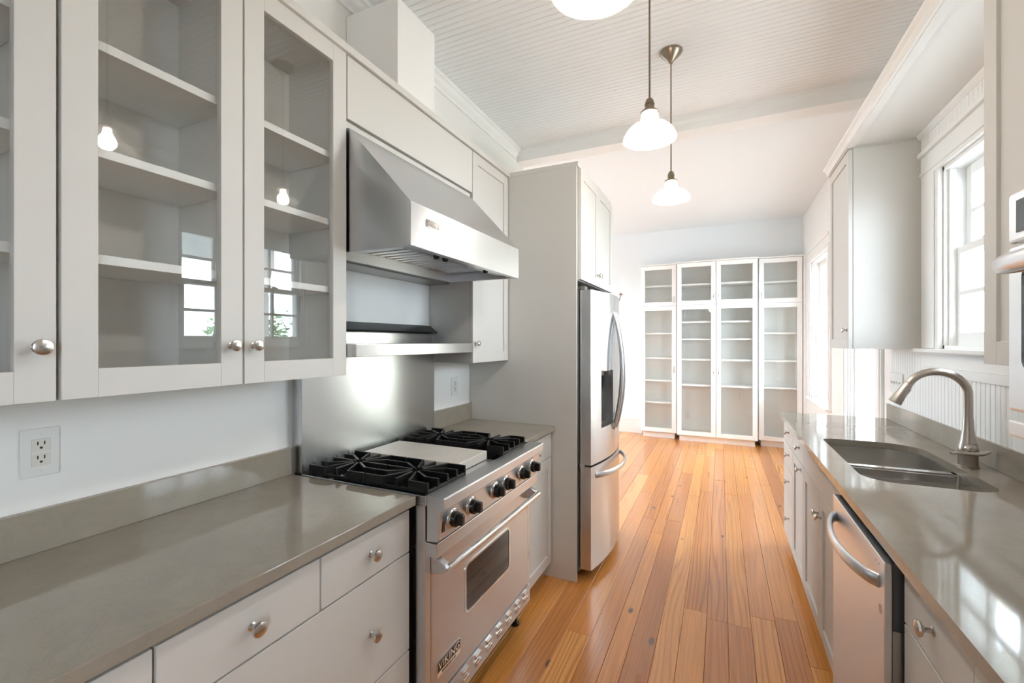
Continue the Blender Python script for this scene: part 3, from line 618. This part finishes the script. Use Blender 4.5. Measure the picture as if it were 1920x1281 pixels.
# burners and grates
for yc in (1.345, 1.908):
    for xc in (-1.291, -1.014):
        MB().lathe((xc, yc, 0.8976), (0, 0, 1), [(0.060, 0), (0.060, 0.004), (0.046, 0.010), (0.044, 0.016), (0.034, 0.022), (0.004, 0.024)], 24).build('burner', 'iron', t, smooth=True)
        g = MB(); zt = 0.951; hw = 0.118; hl = 0.1365
        for sx in (-1, 1):
            for q in (-1, -0.5, 0, 0.5, 1):
                ye = yc+q*hw; xe = xc+sx*hl; ang = math.atan2(q*0.8, 1.0)
                path = [(xe, ye, zt)]
                if q: path.append((xc+sx*hl*(0.62 if abs(q) < 1 else 0.42), ye, zt))
                path.append((xc+sx*0.020*math.cos(ang*1.4), yc+0.026*math.sin(ang*1.4), zt))
                g.slab(path, 0.0095, 0.030)
                xg = xe-sx*0.012; g.box(xg-0.005, xg+0.005, ye-0.005, ye+0.005, 0.8980, zt-0.02)
        for sy in (-1, 1): g.slab([(xc-hl, yc+sy*hw, 0.925), (xc+hl, yc+sy*hw, 0.925)], 0.0085, 0.012); g.slab([(xc, yc+sy*hw, zt), (xc, yc+sy*0.028, zt)], 0.0095, 0.030)
        for sx in (-1, 1): g.slab([(xc+sx*(hl-0.006), yc-hw, 0.925), (xc+sx*(hl-0.006), yc+hw, 0.925)], 0.0085, 0.012)
        g.build('burner_grate', 'iron', t, bevel=0.002, seg=1)
tag(MB().box(-1.405, -0.925, 1.487, 1.725, 0.9068, 0.944).build('pastry_slab', 'marble', bevel=0.003), 'pale marble board lying on the range between the two pairs of grates', 'marble board')

# ---- refrigerator
t = thing('refrigerator', 'stainless french-door refrigerator with bowed doors and water dispenser', 'refrigerator', (-1.1, 3.0, 0))
def xb_(y): return -0.700+0.056*(1-((y-3.0)/0.402)**2)
def bowed(mb, y0, y1, z0, z1, xi=-0.765, n=10, back=None):
    pts = [(xi, y0)]+[(xb_(y0+(y1-y0)*i/n), y0+(y1-y0)*i/n) for i in range(n+1)]+[(xi, y1)]
    return mb.prism(pts, 'z', z0, z1)
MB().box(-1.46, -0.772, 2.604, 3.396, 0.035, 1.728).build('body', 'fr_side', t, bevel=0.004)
MB().box(-1.40, -0.80, 2.62, 3.38, 0.0, 0.034).build('plinth', 'enamel', t)
d = bowed(MB(), 2.602, 2.735, 0.684, 1.728, n=5); bowed(d, 2.955, 2.9985, 0.684, 1.728, n=2); bowed(d, 2.735, 2.955, 0.684, 0.885, n=8); bowed(d, 2.735, 2.955, 1.235, 1.728, n=8)
d = d.build('door', 'ss_z', t, smooth=True)
MB().box(-0.765, -0.760, 2.735, 2.955, 0.885, 1.235).box(-0.762, -0.70, 2.735, 2.955, 0.885, 0.892).build('dispenser_recess', 'fr_side', d)
MB().prism([(-0.755, 1.095), (-0.735, 1.10), (-0.715, 1.165), (-0.715, 1.195), (-0.755, 1.195)], 'y', 2.80, 2.885).build('dispenser_paddle', 'display', d, bevel=0.003)
MB().box(-0.755, -0.69, 2.80, 2.89, 1.200, 1.2345).build('dispenser_nozzle', 'chrome', d, bevel=0.004)
mb = MB(); bowed(mb, 2.733, 2.957, 0.872, 0.8855, n=8); MB.box(mb, -0.667, -0.660, 2.75, 2.94, 1.235, 1.240); mb.build('dispenser_sill', 'chrome', d)
d2 = bowed(MB(), 3.0015, 3.398, 0.684, 1.728).build('door', 'ss_z', t, smooth=True)
d3 = bowed(MB(), 2.602, 3.398, 0.060, 0.672, n=18).build('freezer_drawer', 'ss_z', t, smooth=True)
for yy, dd in ((2.962, d), (3.040, d2)):
    pts = []
    for i in range(19):
        q = i/18; z = 0.845+(1.612-0.845)*q; pts.append((xb_(yy)-0.004+0.058*math.sin(math.pi*q)**0.75, yy, z))
    MB().tube(pts, [(0.0095, 0.014)]*19, 12, flat=(0, 1, 0)).build('handle', 'ss_z', dd, smooth=True)
pts = []
for i in range(21):
    q = i/20; y = 2.665+0.67*q; pts.append((xb_(y)-0.004+0.060*math.sin(math.pi*q)**0.6, y, 0.612))
MB().tube(pts, [(0.017, 0.009)]*21, 12, flat=(0, 0, 1)).build('handle', 'ss_y', d3, smooth=True)
for y0 in (2.606, 3.340): MB().box(-0.86, -0.735, y0, y0+0.054, 1.7285, 1.752).build('hinge_cover', 'fr_side', t, bevel=0.004)
MB().box(-0.80, -0.735, 2.5985, 2.6035, 0.66, 0.69).build('middle_hinge', 'chrome', t, bevel=0.001)
# ---- tall panel and cabinet over the refrigerator
t = thing('refrigerator_cabinet', 'tall greige surround enclosing the refrigerator, two shaker doors above it', 'cabinet', (-1.1, 2.99, 0)); FF = ('X', -0.750, 1)
MB().box(WLF, -0.7715, 2.572, 3.407, 1.785, 2.4535).build('body', 'cab', t)
for y0 in (2.551, 3.408): MB().box(WLF, -0.772, y0, y0+0.020, 0.0, 2.4535).build('side_panel', 'cab', t, bevel=0.001)
d = shaker('door', FF, 2.574, 2.988, 1.788, 2.448, t, st=0.055); knob(FF, 2.962, 1.862, d)
d = shaker('door', FF, 2.991, 3.406, 1.788, 2.448, t, st=0.055); knob(FF, 3.018, 1.862, d)
MB().box(WLF, -0.762, 2.550, 3.430, 2.4540, 2.482).build('cornice', 'cab', t, bevel=0.001)

# ================================================================== RIGHT RUN
FR = ('X', 0.405, -1); FRU = ('X', 0.668, -1)
def rbase(label, y0, y1):
    t = thing('base_cabinet', label, 'cabinet', (0.7, (y0+y1)/2, 0))
    MB().box(0.427, WRF, y0, y1, 0.085, 0.880).build('body', 'cab', t) if not (y0 < 2.4 < y1) else MB().box(0.427, 0.445, y0, y1, 0.085, 0.880).box(0.445, WRF, y0, y0+0.018, 0.085, 0.88).box(0.445, WRF, y1-0.018, y1, 0.085, 0.88).box(0.445, WRF, y0+0.018, y1-0.018, 0.085, 0.10).build('body', 'cab', t)
    MB().box(0.475, WRF, y0, y1, 0.0, 0.085).build('toe_kick', 'cab', t)
    fb(MB(), FR, y0+0.001, y1-0.001, 0.085, 0.880, -0.0215, -0.0205).build('gap_shade', 'gap', t)  # dark backing sheet, gap shade put in as colour
    return t
t = rbase('greige drawer base cabinet between dishwasher and oven tower', 0.868, 1.397)
for z0, z1 in ((0.737, 0.868), (0.415, 0.732), (0.090, 0.410)):
    d = slab_front('drawer', FR, 1.064, 1.395, z0, z1, t); knob(FR, 1.228, (z0+z1)/2+0.008, d, 1.1)
    slab_front('filler_front', FR, 0.870, 1.061, z0, z1, t)
t = rbase('greige sink base cabinet with two shaker doors beside the dishwasher', 1.985, 2.876)
slab_front('false_drawer', FR, 1.988, 2.874, 0.737, 0.868, t)
d = shaker('door', FR, 1.988, 2.4295, 0.090, 0.732, t, st=0.055); knob(FR, 2.400, 0.632, d)
d = shaker('door', FR, 2.4325, 2.874, 0.090, 0.732, t, st=0.055); knob(FR, 2.462, 0.632, d)
t = rbase('greige base cabinet with one drawer over one shaker door', 2.879, 3.280)
d = slab_front('drawer', FR, 2.881, 3.278, 0.737, 0.868, t); knob(FR, 3.00, 0.815, d)
d = shaker('door', FR, 2.881, 3.278, 0.090, 0.732, t, st=0.055); knob(FR, 2.962, 0.700, d)
t = rbase('greige four-drawer base cabinet at the dining-room end of the sink counter', 3.283, 3.705)
for z0, z1 in ((0.737, 0.868), (0.577, 0.732), (0.385, 0.572), (0.090, 0.380)):
    d = slab_front('drawer', FR, 3.285, 3.703, z0, z1, t); knob(FR, 3.45, (z0+z1)/2+0.015, d)
# ---- dishwasher
t = thing('dishwasher', 'stainless dishwasher with bowed bar handle under the sink counter', 'dishwasher', (0.7, 1.69, 0))
MB().box(0.440, 0.98, 1.408, 1.974, 0.10, 0.872).build('body', 'enamel', t)
MB().box(0.47, 0.9, 1.41, 1.97, 0.0, 0.10).build('toe_kick', 'enamel', t)
d = MB().box(0.370, 0.386, 1.408, 1.974, 0.105, 0.866).build('door', 'ss_y', t, bevel=0.002)
MB().box(0.3862, 0.4395, 1.412, 1.970, 0.105, 0.8655).build('door_liner', 'display', d, bevel=0.002)
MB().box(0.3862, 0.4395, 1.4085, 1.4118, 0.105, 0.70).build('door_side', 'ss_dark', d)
pts = []
for i in range(25):
    q = i/24; y = 1.452+0.478*q; pts.append((0.372-0.050*math.sin(math.pi*q)**0.55, y, 0.800-0.006*math.sin(math.pi*q)))
MB().tube(pts, [(0.018, 0.0085)]*25, 14, flat=(0, 0, 1)).build('handle', 'ss_y', d, smooth=True)
for yy in (1.452, 1.475): MB().lathe((0.3702, yy, 0.845), (-1, 0, 0), [(0.0022, -0.001), (0.0022, 0.0006)], 8).build('indicator_light', 'display', d)
lg = MB(); yc, zc = 1.440, 0.735
lg.lathe((0.3703, yc, zc), (-1, 0, 0), [(0.0115, 0), (0.0115, 0.0006), (0.0098, 0.0006), (0.0098, 0)], 24, cap=False); lg.box(0.3697, 0.3703, yc-0.001, yc+0.001, zc-0.004, zc+0.006).box(0.3697, 0.3703, yc-0.006, yc+0.001, zc-0.005, zc-0.003)
lg.build('maker_logo', 'fr_side', d)
# ---- sink counter with cut-out
def ring(mb, out4, loop, z0, z1):
    """slab between a rectangle and an inner loop, both faces and the inner wall"""
    x0, x1, y0, y1 = out4; cx, cy = (x0+x1)/2, (y0+y1)/2; n = len(loop); O = []
    for (px, py) in loop:
        dx, dy = px-cx, py-cy; k = min((x1-cx)/abs(dx) if dx else 1e9, (y1-cy)/abs(dy) if dy else 1e9); O.append((cx+dx*k, cy+dy*k))
    # make sure the four corners are met
    for c in ((x0, y0), (x0, y1), (x1, y0), (x1, y1)):
        i = min(range(n), key=lambda j: (O[j][0]-c[0])**2+(O[j][1]-c[1])**2); O[i] = c
    vs = [(p[0], p[1], z1) for p in loop]+[(p[0], p[1], z1) for p in O]+[(p[0], p[1], z0) for p in loop]+[(p[0], p[1], z0) for p in O]
    fs = []
    for i in range(n):
        j = (i+1) % n; fs += [(i, j, n+j, n+i), (2*n+j, 2*n+i, 3*n+i, 3*n+j), (j, i, 2*n+i, 2*n+j)]
    return mb.add(vs, fs)
def sinkloop(x0, x1, y0, y1, rs, n=14):
    """rs: corner radii (far-back, far-front, near-front, near-back)"""
    pts = []
    for cx, cy, s0, r in ((x1-rs[0], y1-rs[0], 0, rs[0]), (x0+rs[1], y1-rs[1], 90, rs[1]), (x0+rs[2], y0+rs[2], 180, rs[2]), (x1-rs[3], y0+rs[3], 270, rs[3])):
        for i in range(n+1): a = R(s0+90*i/n); pts.append((cx+r*math.cos(a), cy+r*math.sin(a)))
    return pts
cut = sinkloop(0.478, 0.862, 2.03, 2.82, (0.15, 0.05, 0.10, 0.08))
mb = MB(); ring(mb, (0.381, WRF, 1.98, 2.88), cut, 0.884, 0.914)
mb.add([(0.381,1.98,0.884),(0.381,1.98,0.914),(0.381,2.88,0.914),(0.381,2.88,0.884)], [(0,1,2,3)])
for y0, y1 in ((0.862, 1.98), (2.88, 3.725)): mb.box(0.381, WRF, y0, y1, 0.884, 0.914)
tag(mb.build('countertop', 'quartz'), 'long polished taupe stone countertop with the sink cut into it', 'countertop')
tag(MB().box(0.980, WRF, 0.862, 3.693, 0.9142, 1.016).build('backsplash', 'quartz', bevel=0.0015), 'low taupe stone upstand behind the faucet under the beadboard', 'backsplash')
t = thing('sink', 'undermount stainless double-bowl sink', 'sink', (0.67, 2.42, 0.70))
def bowl(loop, nm):
    n = len(loop); cx = sum(p[0] for p in loop)/n; cy = sum(p[1] for p in loop)/n; vs = []; fs = []
    lv = [(1.0, 0.881), (0.985, 0.80), (0.97, 0.72), (0.93, 0.703), (0.10, 0.698)]
    for k, z in lv: vs += [(cx+(p[0]-cx)*k, cy+(p[1]-cy)*k, z) for p in loop]
    for k in range(len(lv)-1):
        for i in range(n): fs.append((k*n+i, k*n+(i+1) % n, (k+1)*n+(i+1) % n, (k+1)*n+i))
    b = MB().add(vs, fs).build(nm, 'sink', t, smooth=True)
    MB().lathe((cx, cy, 0.699), (0, 0, 1), [(0.045, 0), (0.045, 0.004), (0.036, 0.005), (0.030, 0.001), (0.004, 0.001)], 24).build('drain', 'chrome', b, smooth=True)
bowl(sinkloop(0.470, 0.870, 2.440, 2.828, (0.15, 0.05, 0.010, 0.010)), 'bowl'); bowl(sinkloop(0.470, 0.870, 2.022, 2.400, (0.010, 0.010, 0.10, 0.08)), 'bowl')
MB().prism([(2.3985, 0.872), (2.404, 0.880), (2.436, 0.880), (2.4415, 0.872), (2.4415, 0.84), (2.3985, 0.84)], 'x', 0.470, 0.870).build('divider', 'chrome', t, bevel=0.001)
# ---- faucet
t = thing('faucet', 'brushed nickel gooseneck pull-down faucet with side lever behind the sink', 'faucet', (0.905, 2.42, 0.914))
fx, fy = 0.905, 2.42
MB().lathe((fx, fy, 0.914), (0, 0, 1), [(0.034, 0), (0.034, 0.004), (0.031, 0.006), (0.0305, 0.060), (0.0315, 0.066), (0.030, 0.080), (0.0245, 0.105), (0.0185, 0.150), (0.0158, 0.198)], 28).build('body', 'faucet', t, smooth=True)
pts = [(fx, fy, 1.112), (fx, fy, 1.17)]; rr_ = 0.098; cx_ = fx-rr_
for i in range(1, 25):
    a = R(155*i/24); pts.append((cx_+rr_*math.cos(a), fy, 1.205+rr_*0.92*math.sin(a)))
dv = (Vector(pts[-1])-Vector(pts[-2])).normalized(); pe = Vector(pts[-1])
MB().tube(pts, 0.0150, 18).build('spout', 'faucet', t, smooth=True)
hd = MB().lathe(pe, dv, [(0.0150, 0.001), (0.0165, 0.012), (0.0195, 0.050), (0.0240, 0.092), (0.0235, 0.096), (0.020, 0.0965)], 24).build('spray_head', 'faucet', t, smooth=True)
pb = pe+dv*0.045+Vector((0.0185, 0, 0)); MB().tube([pb-dv*0.016, pb+dv*0.016], [(0.004, 0.006)]*2, 10, flat=(1, 0, 0)).build('button', 'knobblack', hd)
MB().lathe((fx, fy-0.006, 0.985), (0, -0.9, 0.5), [(0.022, 0), (0.0215, 0.016), (0.017, 0.026), (0.006, 0.031)], 20).build('lever_hub', 'faucet', t, smooth=True)
MB().tube([(0.957, 2.385, 0.9865), (0.93, 2.382, 0.976), (0.90, 2.379, 0.974), (0.86, 2.372, 0.976), (0.832, 2.366, 0.974)], [(0.004, 0.008), (0.008, 0.017), (0.009, 0.018), (0.007, 0.011), (0.004, 0.007)], 14, flat=(0, 0, 1)).build('lever', 'faucet', t, smooth=True)
# ---- wall cabinets by the window
t = thing('wall_cabinet', 'greige shaker wall cabinet between the window and the tall side window', 'cabinet', (0.84, 3.42, 1.378))
MB().box(0.690, WRF, 3.172, 3.668, 1.378, 2.533).build('body', 'cab', t, bevel=0.001)
d = shaker('door', FRU, 3.173, 3.667, 1.378, 2.530, t, st=0.058); knob(FRU, 3.207, 1.487, d)
t = thing('wall_cabinet', 'greige two-door shaker wall cabinet between the window and the oven tower', 'cabinet', (0.84, 1.29, 1.358))
MB().box(0.690, WRF, 0.862, 1.700, 1.358, 2.533).build('body', 'cab', t, bevel=0.001)
d = shaker('door', FRU, 1.290, 1.699, 1.358, 2.530, t, st=0.062); knob(FRU, 1.32, 1.46, d)
d = shaker('door', FRU, 0.864, 1.287, 1.358, 2.530, t, st=0.062); knob(FRU, 1.257, 1.46, d)
# ---- board bridging over the window, with its front moulding
t = thing('window_bridge', 'white board bridging the two wall cabinets over the sink window', 'shelf board', (0.82, 2.4, 2.545))
MB().box(0.664, WRF, 1.702, 3.170, 2.545, 2.565).build('board', 'trim', t)
MB().box(0.652, 0.664, 0.19, 3.675, 2.540, 2.592).box(0.664, 0.700, 1.702, 3.170, 2.537, 2.5448).build('front_rail', 'trim', t, bevel=0.0015)
MB().prism([(0.652, 2.592), (0.634, 2.592), (0.630, 2.586), (0.632, 2.578), (0.644, 2.568), (0.652, 2.556)], 'y', 0.19, 3.675).build('moulding', 'trim', t, bevel=0.001)
tag(MB().box(0.664, WRF, 0.19, 1.700, 2.534, 2.560).build('cabinet_cornice', 'cab'), 'thin cornice board on top of the cabinet beside the oven tower', 'cornice')
tag(MB().box(0.664, WRF, 3.172, 3.675, 2.534, 2.560).build('cabinet_cornice', 'cab'), 'thin cornice board on top of the cabinet by the tall side window', 'cornice')
# ---- oven tower
t = thing('oven_cabinet', 'tall greige cabinet holding the built-in oven at the end of the sink counter', 'cabinet', (0.7, 0.53, 0)); FT = ('X', 0.402, -1)
MB().box(0.424, WRF, 0.20, 0.858, 0.085, 2.5335).box(0.475, WRF, 0.20, 0.858, 0, 0.085).build('body', 'cab', t)
for z0, z1 in ((0.090, 0.66), (0.665, 1.285), (1.625, 2.53)): shaker('door', FT, 0.202, 0.856, z0, z1, t)
t = thing('built_in_oven', 'stainless built-in oven with bar handle set in the tall cabinet', 'oven', (0.38, 0.53, 1.29))
MB().box(0.400, 0.4235, 0.240, 0.825, 1.292, 1.618).build('housing', 'enamel', t)
MB().box(0.350, 0.3995, 0.236, 0.830, 1.550, 1.616).build('control_panel', 'ss_y', t, bevel=0.004)
MB().box(0.3485, 0.3502, 0.28, 0.808, 1.562, 1.604).build('display', 'display', t, bevel=0.0005)
d = MB().box(0.350, 0.3995, 0.236, 0.830, 1.328, 1.545).build('door', 'ss_y', t, bevel=0.004)
MB().prism(rrect(0.27, 0.796, 1.385, 1.515, 0.012), 'x', 0.3485, 0.3502).build('window', 'oveng', d)
MB().tube([(0.352, 0.70, 1.512), (0.322, 0.712, 1.512), (0.306, 0.735, 1.512), (0.304, 0.70, 1.512), (0.304, 0.37, 1.512), (0.306, 0.333, 1.512), (0.322, 0.356, 1.512), (0.352, 0.36, 1.512)], 0.0115, 14).build('handle', 'ss_y', d, smooth=True)
MB().box(0.350, 0.3995, 0.236, 0.830, 1.294, 1.316).build('vent_trim', 'ss_y', t, bevel=0.003)

# ================================================================== OUTLETS
def outlet(label, y, z, w_=0.069, h_=0.117, gangs=1, duplex=True, big=1.0, wall='L'):
    s = 1 if wall == 'L' else -1; X0 = WL+0.0005 if wall == 'L' else WR-0.0105
    t = thing('outlet' if duplex else 'switch_plate', label, 'outlet' if duplex else 'switch', (X0, y, z))
    def bx(d0, d1, y0, y1, z0, z1): return MB().box(X0+s*d0, X0+s*d1, y0, y1, z0, z1)
    bx(0.0002, 0.006, y-w_/2, y+w_/2, z-h_/2, z+h_/2).build('cover_plate', 'plastic', t, bevel=0.0025)
    if duplex:
        f = bx(0.005, 0.0078, y-0.0165, y+0.0165, z-0.0325, z+0.0325).build('socket', 'almond', t, bevel=0.001)
        bx(0.0072, 0.0083, y-0.016, y+0.016, z-0.0018, z+0.0018).build('test_button', 'plastic', f)
        for zc in (z+0.017, z-0.017):
            for dy in (-0.006, 0.006): bx(0.0072, 0.0081, y+dy-0.0013, y+dy+0.0013, zc+0.001, zc+0.0095).build('slot', 'slot', f)
            MB().lathe((X0+s*0.0072, y, zc-0.006), (s, 0, 0), [(0.0029, 0), (0.0029, 0.0009)], 10).build('slot', 'slot', f)
    else:
        for g in range(gangs):
            yc = y+(g-(gangs-1)/2)*0.046
            bx(0.005, 0.0075, yc-0.005, yc+0.005, z-0.012, z+0.012).build('toggle_frame', 'plastic', t); bx(0.007, 0.014, yc-0.003, yc+0.003, z-0.001, z+0.008).build('toggle', 'plastic', t, bevel=0.001)
    for zc in (z-0.0445, z+0.0445): MB().lathe((X0+s*0.0055, y, zc), (s, 0, 0), [(0.0026, 0), (0.0026, 0.0012), (0.001, 0.0016)], 10).build('screw', 'plastic', t)
    return t
outlet('white double outlet on the wall above the long worktop', 0.501, 1.152)
outlet('small white outlet on the wall between range and refrigerator panel', 2.366, 1.142, 0.074)
outlet('wide white switch plate on the beadboard by the tall side window', 3.53, 1.162, 0.215, 0.122, gangs=4, duplex=False, wall='R')

# ================================================================== PENDANT LAMPS
def pendant(y, label):
    x = -0.241; t = thing('pendant_lamp', label, 'pendant lamp', (x, y, 2.17), 'pendant lamps over the aisle')
    MB().lathe((x, y, CEIL), (0, 0, -1), [(0.058, 0), (0.058, 0.006), (0.054, 0.012), (0.040, 0.028), (0.020, 0.046), (0.011, 0.056), (0.008, 0.064), (0.004, 0.066)], 28).build('canopy', 'bronze', t, smooth=True)
    MB().tube([(x, y, CEIL-0.06), (x, y, 2.318)], 0.0035, 8).build('cord', 'bronze', t, smooth=True)
    MB().lathe((x, y, 2.268), (0, 0, 1), [(0.031, 0), (0.033, 0.003), (0.030, 0.008), (0.018, 0.012), (0.0165, 0.016), (0.0165, 0.030), (0.0185, 0.031), (0.0185, 0.034), (0.0165, 0.035), (0.0150, 0.046), (0.009, 0.055), (0.004, 0.058)], 24).build('socket_cap', 'bronze', t, smooth=True)
    prof = [(0.0290, 0.100), (0.0300, 0.088), (0.0320, 0.074), (0.0330, 0.066), (0.042, 0.060), (0.062, 0.050), (0.080, 0.034), (0.091, 0.016), (0.0955, 0.003), (0.0965, 0.0)]
    prof = prof+[(r-0.0022, h) for r, h in prof[::-1]]
    MB().lathe((x, y, 2.170), (0, 0, 1), prof, 120, ribs=60, rib=0.006, cap=False).build('shade', 'shade', t, smooth=True)
    MB().lathe((x, y, 2.185), (0, 0, 1), [(0.003, 0), (0.018, 0.004), (0.028, 0.016), (0.030, 0.030), (0.025, 0.046), (0.015, 0.062), (0.013, 0.082)], 20).build('bulb', 'bulb', t, smooth=True)
pendant(0.935, 'ribbed glass pendant lamp of the row hanging farthest from the ceiling beam')
pendant(1.726, 'middle ribbed glass pendant lamp of the row, above the aisle by the hood')
pendant(2.514, 'ribbed glass pendant lamp hanging closest to the ceiling beam')

# ================================================================== DINING ROOM BOOKCASES
def bookcase(label, yf, cols, shelves_u, shelves_l, x0, x1, pulls):
    t = thing('glass_bookcase', label, 'bookcase', ((x0+x1)/2, yf+0.15, 0)); F = ('Y', yf, -1); yb = YF-0.002; z1 = 2.535; th = 0.02
    MB().box(x0+0.03, x1-0.03, yf+0.06, yb, 0, 0.085).build('base', 'white_case', t, bevel=0.002)
    mb = MB().box(x0, x0+th, yf+0.0215, yb, 0.085, z1).box(x1-th, x1, yf+0.0215, yb, 0.085, z1).box(x0+th, x1-th, yf+0.0215, yb, 0.085, 0.105).box(x0+th, x1-th, yf+0.0215, yb, z1-th, z1).box(x0+th, x1-th, yf+0.0215, yb, 1.925, 1.950)
    for (c0, c1) in cols[1:]: mb.box(c0-0.012, c0+0.012, yf+0.0215, yb-0.02, 0.105, z1-th)
    mb.build('carcass', 'white_case', t)
    MB().box(x0+th, x1-th, yb-0.008, yb-0.001, 0.105, z1-th).build('back_panel', 'case_back', t)
    MB().box(x0-0.004, x1+0.004, yf-0.018, yb, z1, z1+0.016).build('cornice', 'white_case', t, bevel=0.002)
    for k, (c0, c1) in enumerate(cols):
        for zz in shelves_u+shelves_l: MB().box(c0+0.014, c1-0.014, yf+0.045, yb-0.009, zz-0.024, zz).build('shelf', 'white_case', t, bevel=0.001)
        for (q0, q1, zh) in ((0.092, 1.932, 1.012), (1.938, 2.530, 2.03)):
            d = glass_door(F, c0+0.002, c1-0.002, q0, q1, t, st=0.058, m='white_case')
            xh = c0+0.030 if pulls[k] < 0 else c1-0.030
            MB().tube([(xh, yf, zh-0.042), (xh, yf-0.020, zh-0.042), (xh, yf-0.024, zh-0.02), (xh, yf-0.026, zh), (xh, yf-0.024, zh+0.02), (xh, yf-0.020, zh+0.042), (xh, yf, zh+0.042)], [0.0045, 0.0045, 0.006, 0.0075, 0.006, 0.0045, 0.0045], 8).build('handle', 'nickel', d, smooth=True)
bookcase('narrow white glass-door bookcase beside the chair rail', 6.88, [(-1.088, -0.588)], [2.248], [1.548, 1.184, 0.854, 0.530], -1.090, -0.586, [1])
bookcase('wide white bookcase with double glass doors, standing proud of its neighbours', 6.80, [(-0.572, -0.066), (-0.062, 0.444)], [2.240], [1.706, 1.462, 1.174, 0.812], -0.574, 0.446, [1, -1])
bookcase('narrow white glass-door bookcase beside the dining-room window', 6.88, [(0.462, 0.962)], [2.230], [1.540, 1.170, 0.808], 0.460, 0.964, [-1])
tag(MB().box(0.970, WR-0.002, 6.884, 7.146, 0.0, 2.551).build('filler_panel', 'white_case', bevel=0.001), 'narrow white filler between bookcase and window wall', 'panel')
t = thing('outlet', 'small white outlet behind the double glass doors of the wide bookcase', 'outlet', (-0.46, YF-0.010, 0.33))
MB().box(-0.495, -0.425, YF-0.0175, YF-0.0113, 0.272, 0.388).build('cover_plate', 'plastic', t, bevel=0.002)
for zc in (0.310, 0.350): MB().box(-0.476, -0.444, YF-0.020, YF-0.0172, zc-0.014, zc+0.014).build('socket', 'almond', t, bevel=0.002)
# ---- chandelier, mostly hidden by the refrigerator
cx, cy, cz = -1.36, 5.25, 1.95
t = thing('chandelier', 'candle-style chandelier hanging in the dining room beyond the refrigerator', 'chandelier', (cx, cy, cz))
MB().tube([(cx, cy, FCEIL-0.03), (cx, cy, 2.25)], 0.004, 6).build('chain', 'bronze', t)
MB().lathe((cx, cy, FCEIL), (0, 0, -1), [(0.06, 0), (0.06, 0.01), (0.02, 0.035), (0.005, 0.04)], 20).build('canopy', 'bronze', t, smooth=True)
MB().lathe((cx, cy, 1.82), (0, 0, 1), [(0.004, 0), (0.022, 0.02), (0.012, 0.05), (0.030, 0.10), (0.045, 0.14), (0.020, 0.20), (0.012, 0.30), (0.020, 0.36), (0.006, 0.43)], 20).build('column', 'bronze', t, smooth=True)
for k in range(6):
    a = R(60*k+12); dx, dy = math.cos(a), math.sin(a)
    P = [(cx+dx*r, cy+dy*r, z) for r, z in ((0.02, 1.90), (0.10, 1.855), (0.20, 1.86), (0.28, 1.90), (0.30, 1.965))]
    ar = MB().tube(P, 0.006, 8).build('arm', 'bronze', t, smooth=True); px, py = P[-1][0], P[-1][1]
    MB().lathe((px, py, 1.962), (0, 0, 1), [(0.006, 0), (0.030, 0.008), (0.032, 0.011), (0.012, 0.010), (0.012, 0.03)], 16).build('drip_pan', 'bronze', ar, smooth=True)
    MB().lathe((px, py, 1.972), (0, 0, 1), [(0.011, 0), (0.011, 0.10)], 12).build('candle', 'candle', ar, smooth=True)
    MB().lathe((px, py, 2.072), (0, 0, 1), [(0.006, 0), (0.013, 0.018), (0.012, 0.034), (0.004, 0.062), (0.001, 0.072)], 12).build('candle_bulb', 'flame', ar, smooth=True)
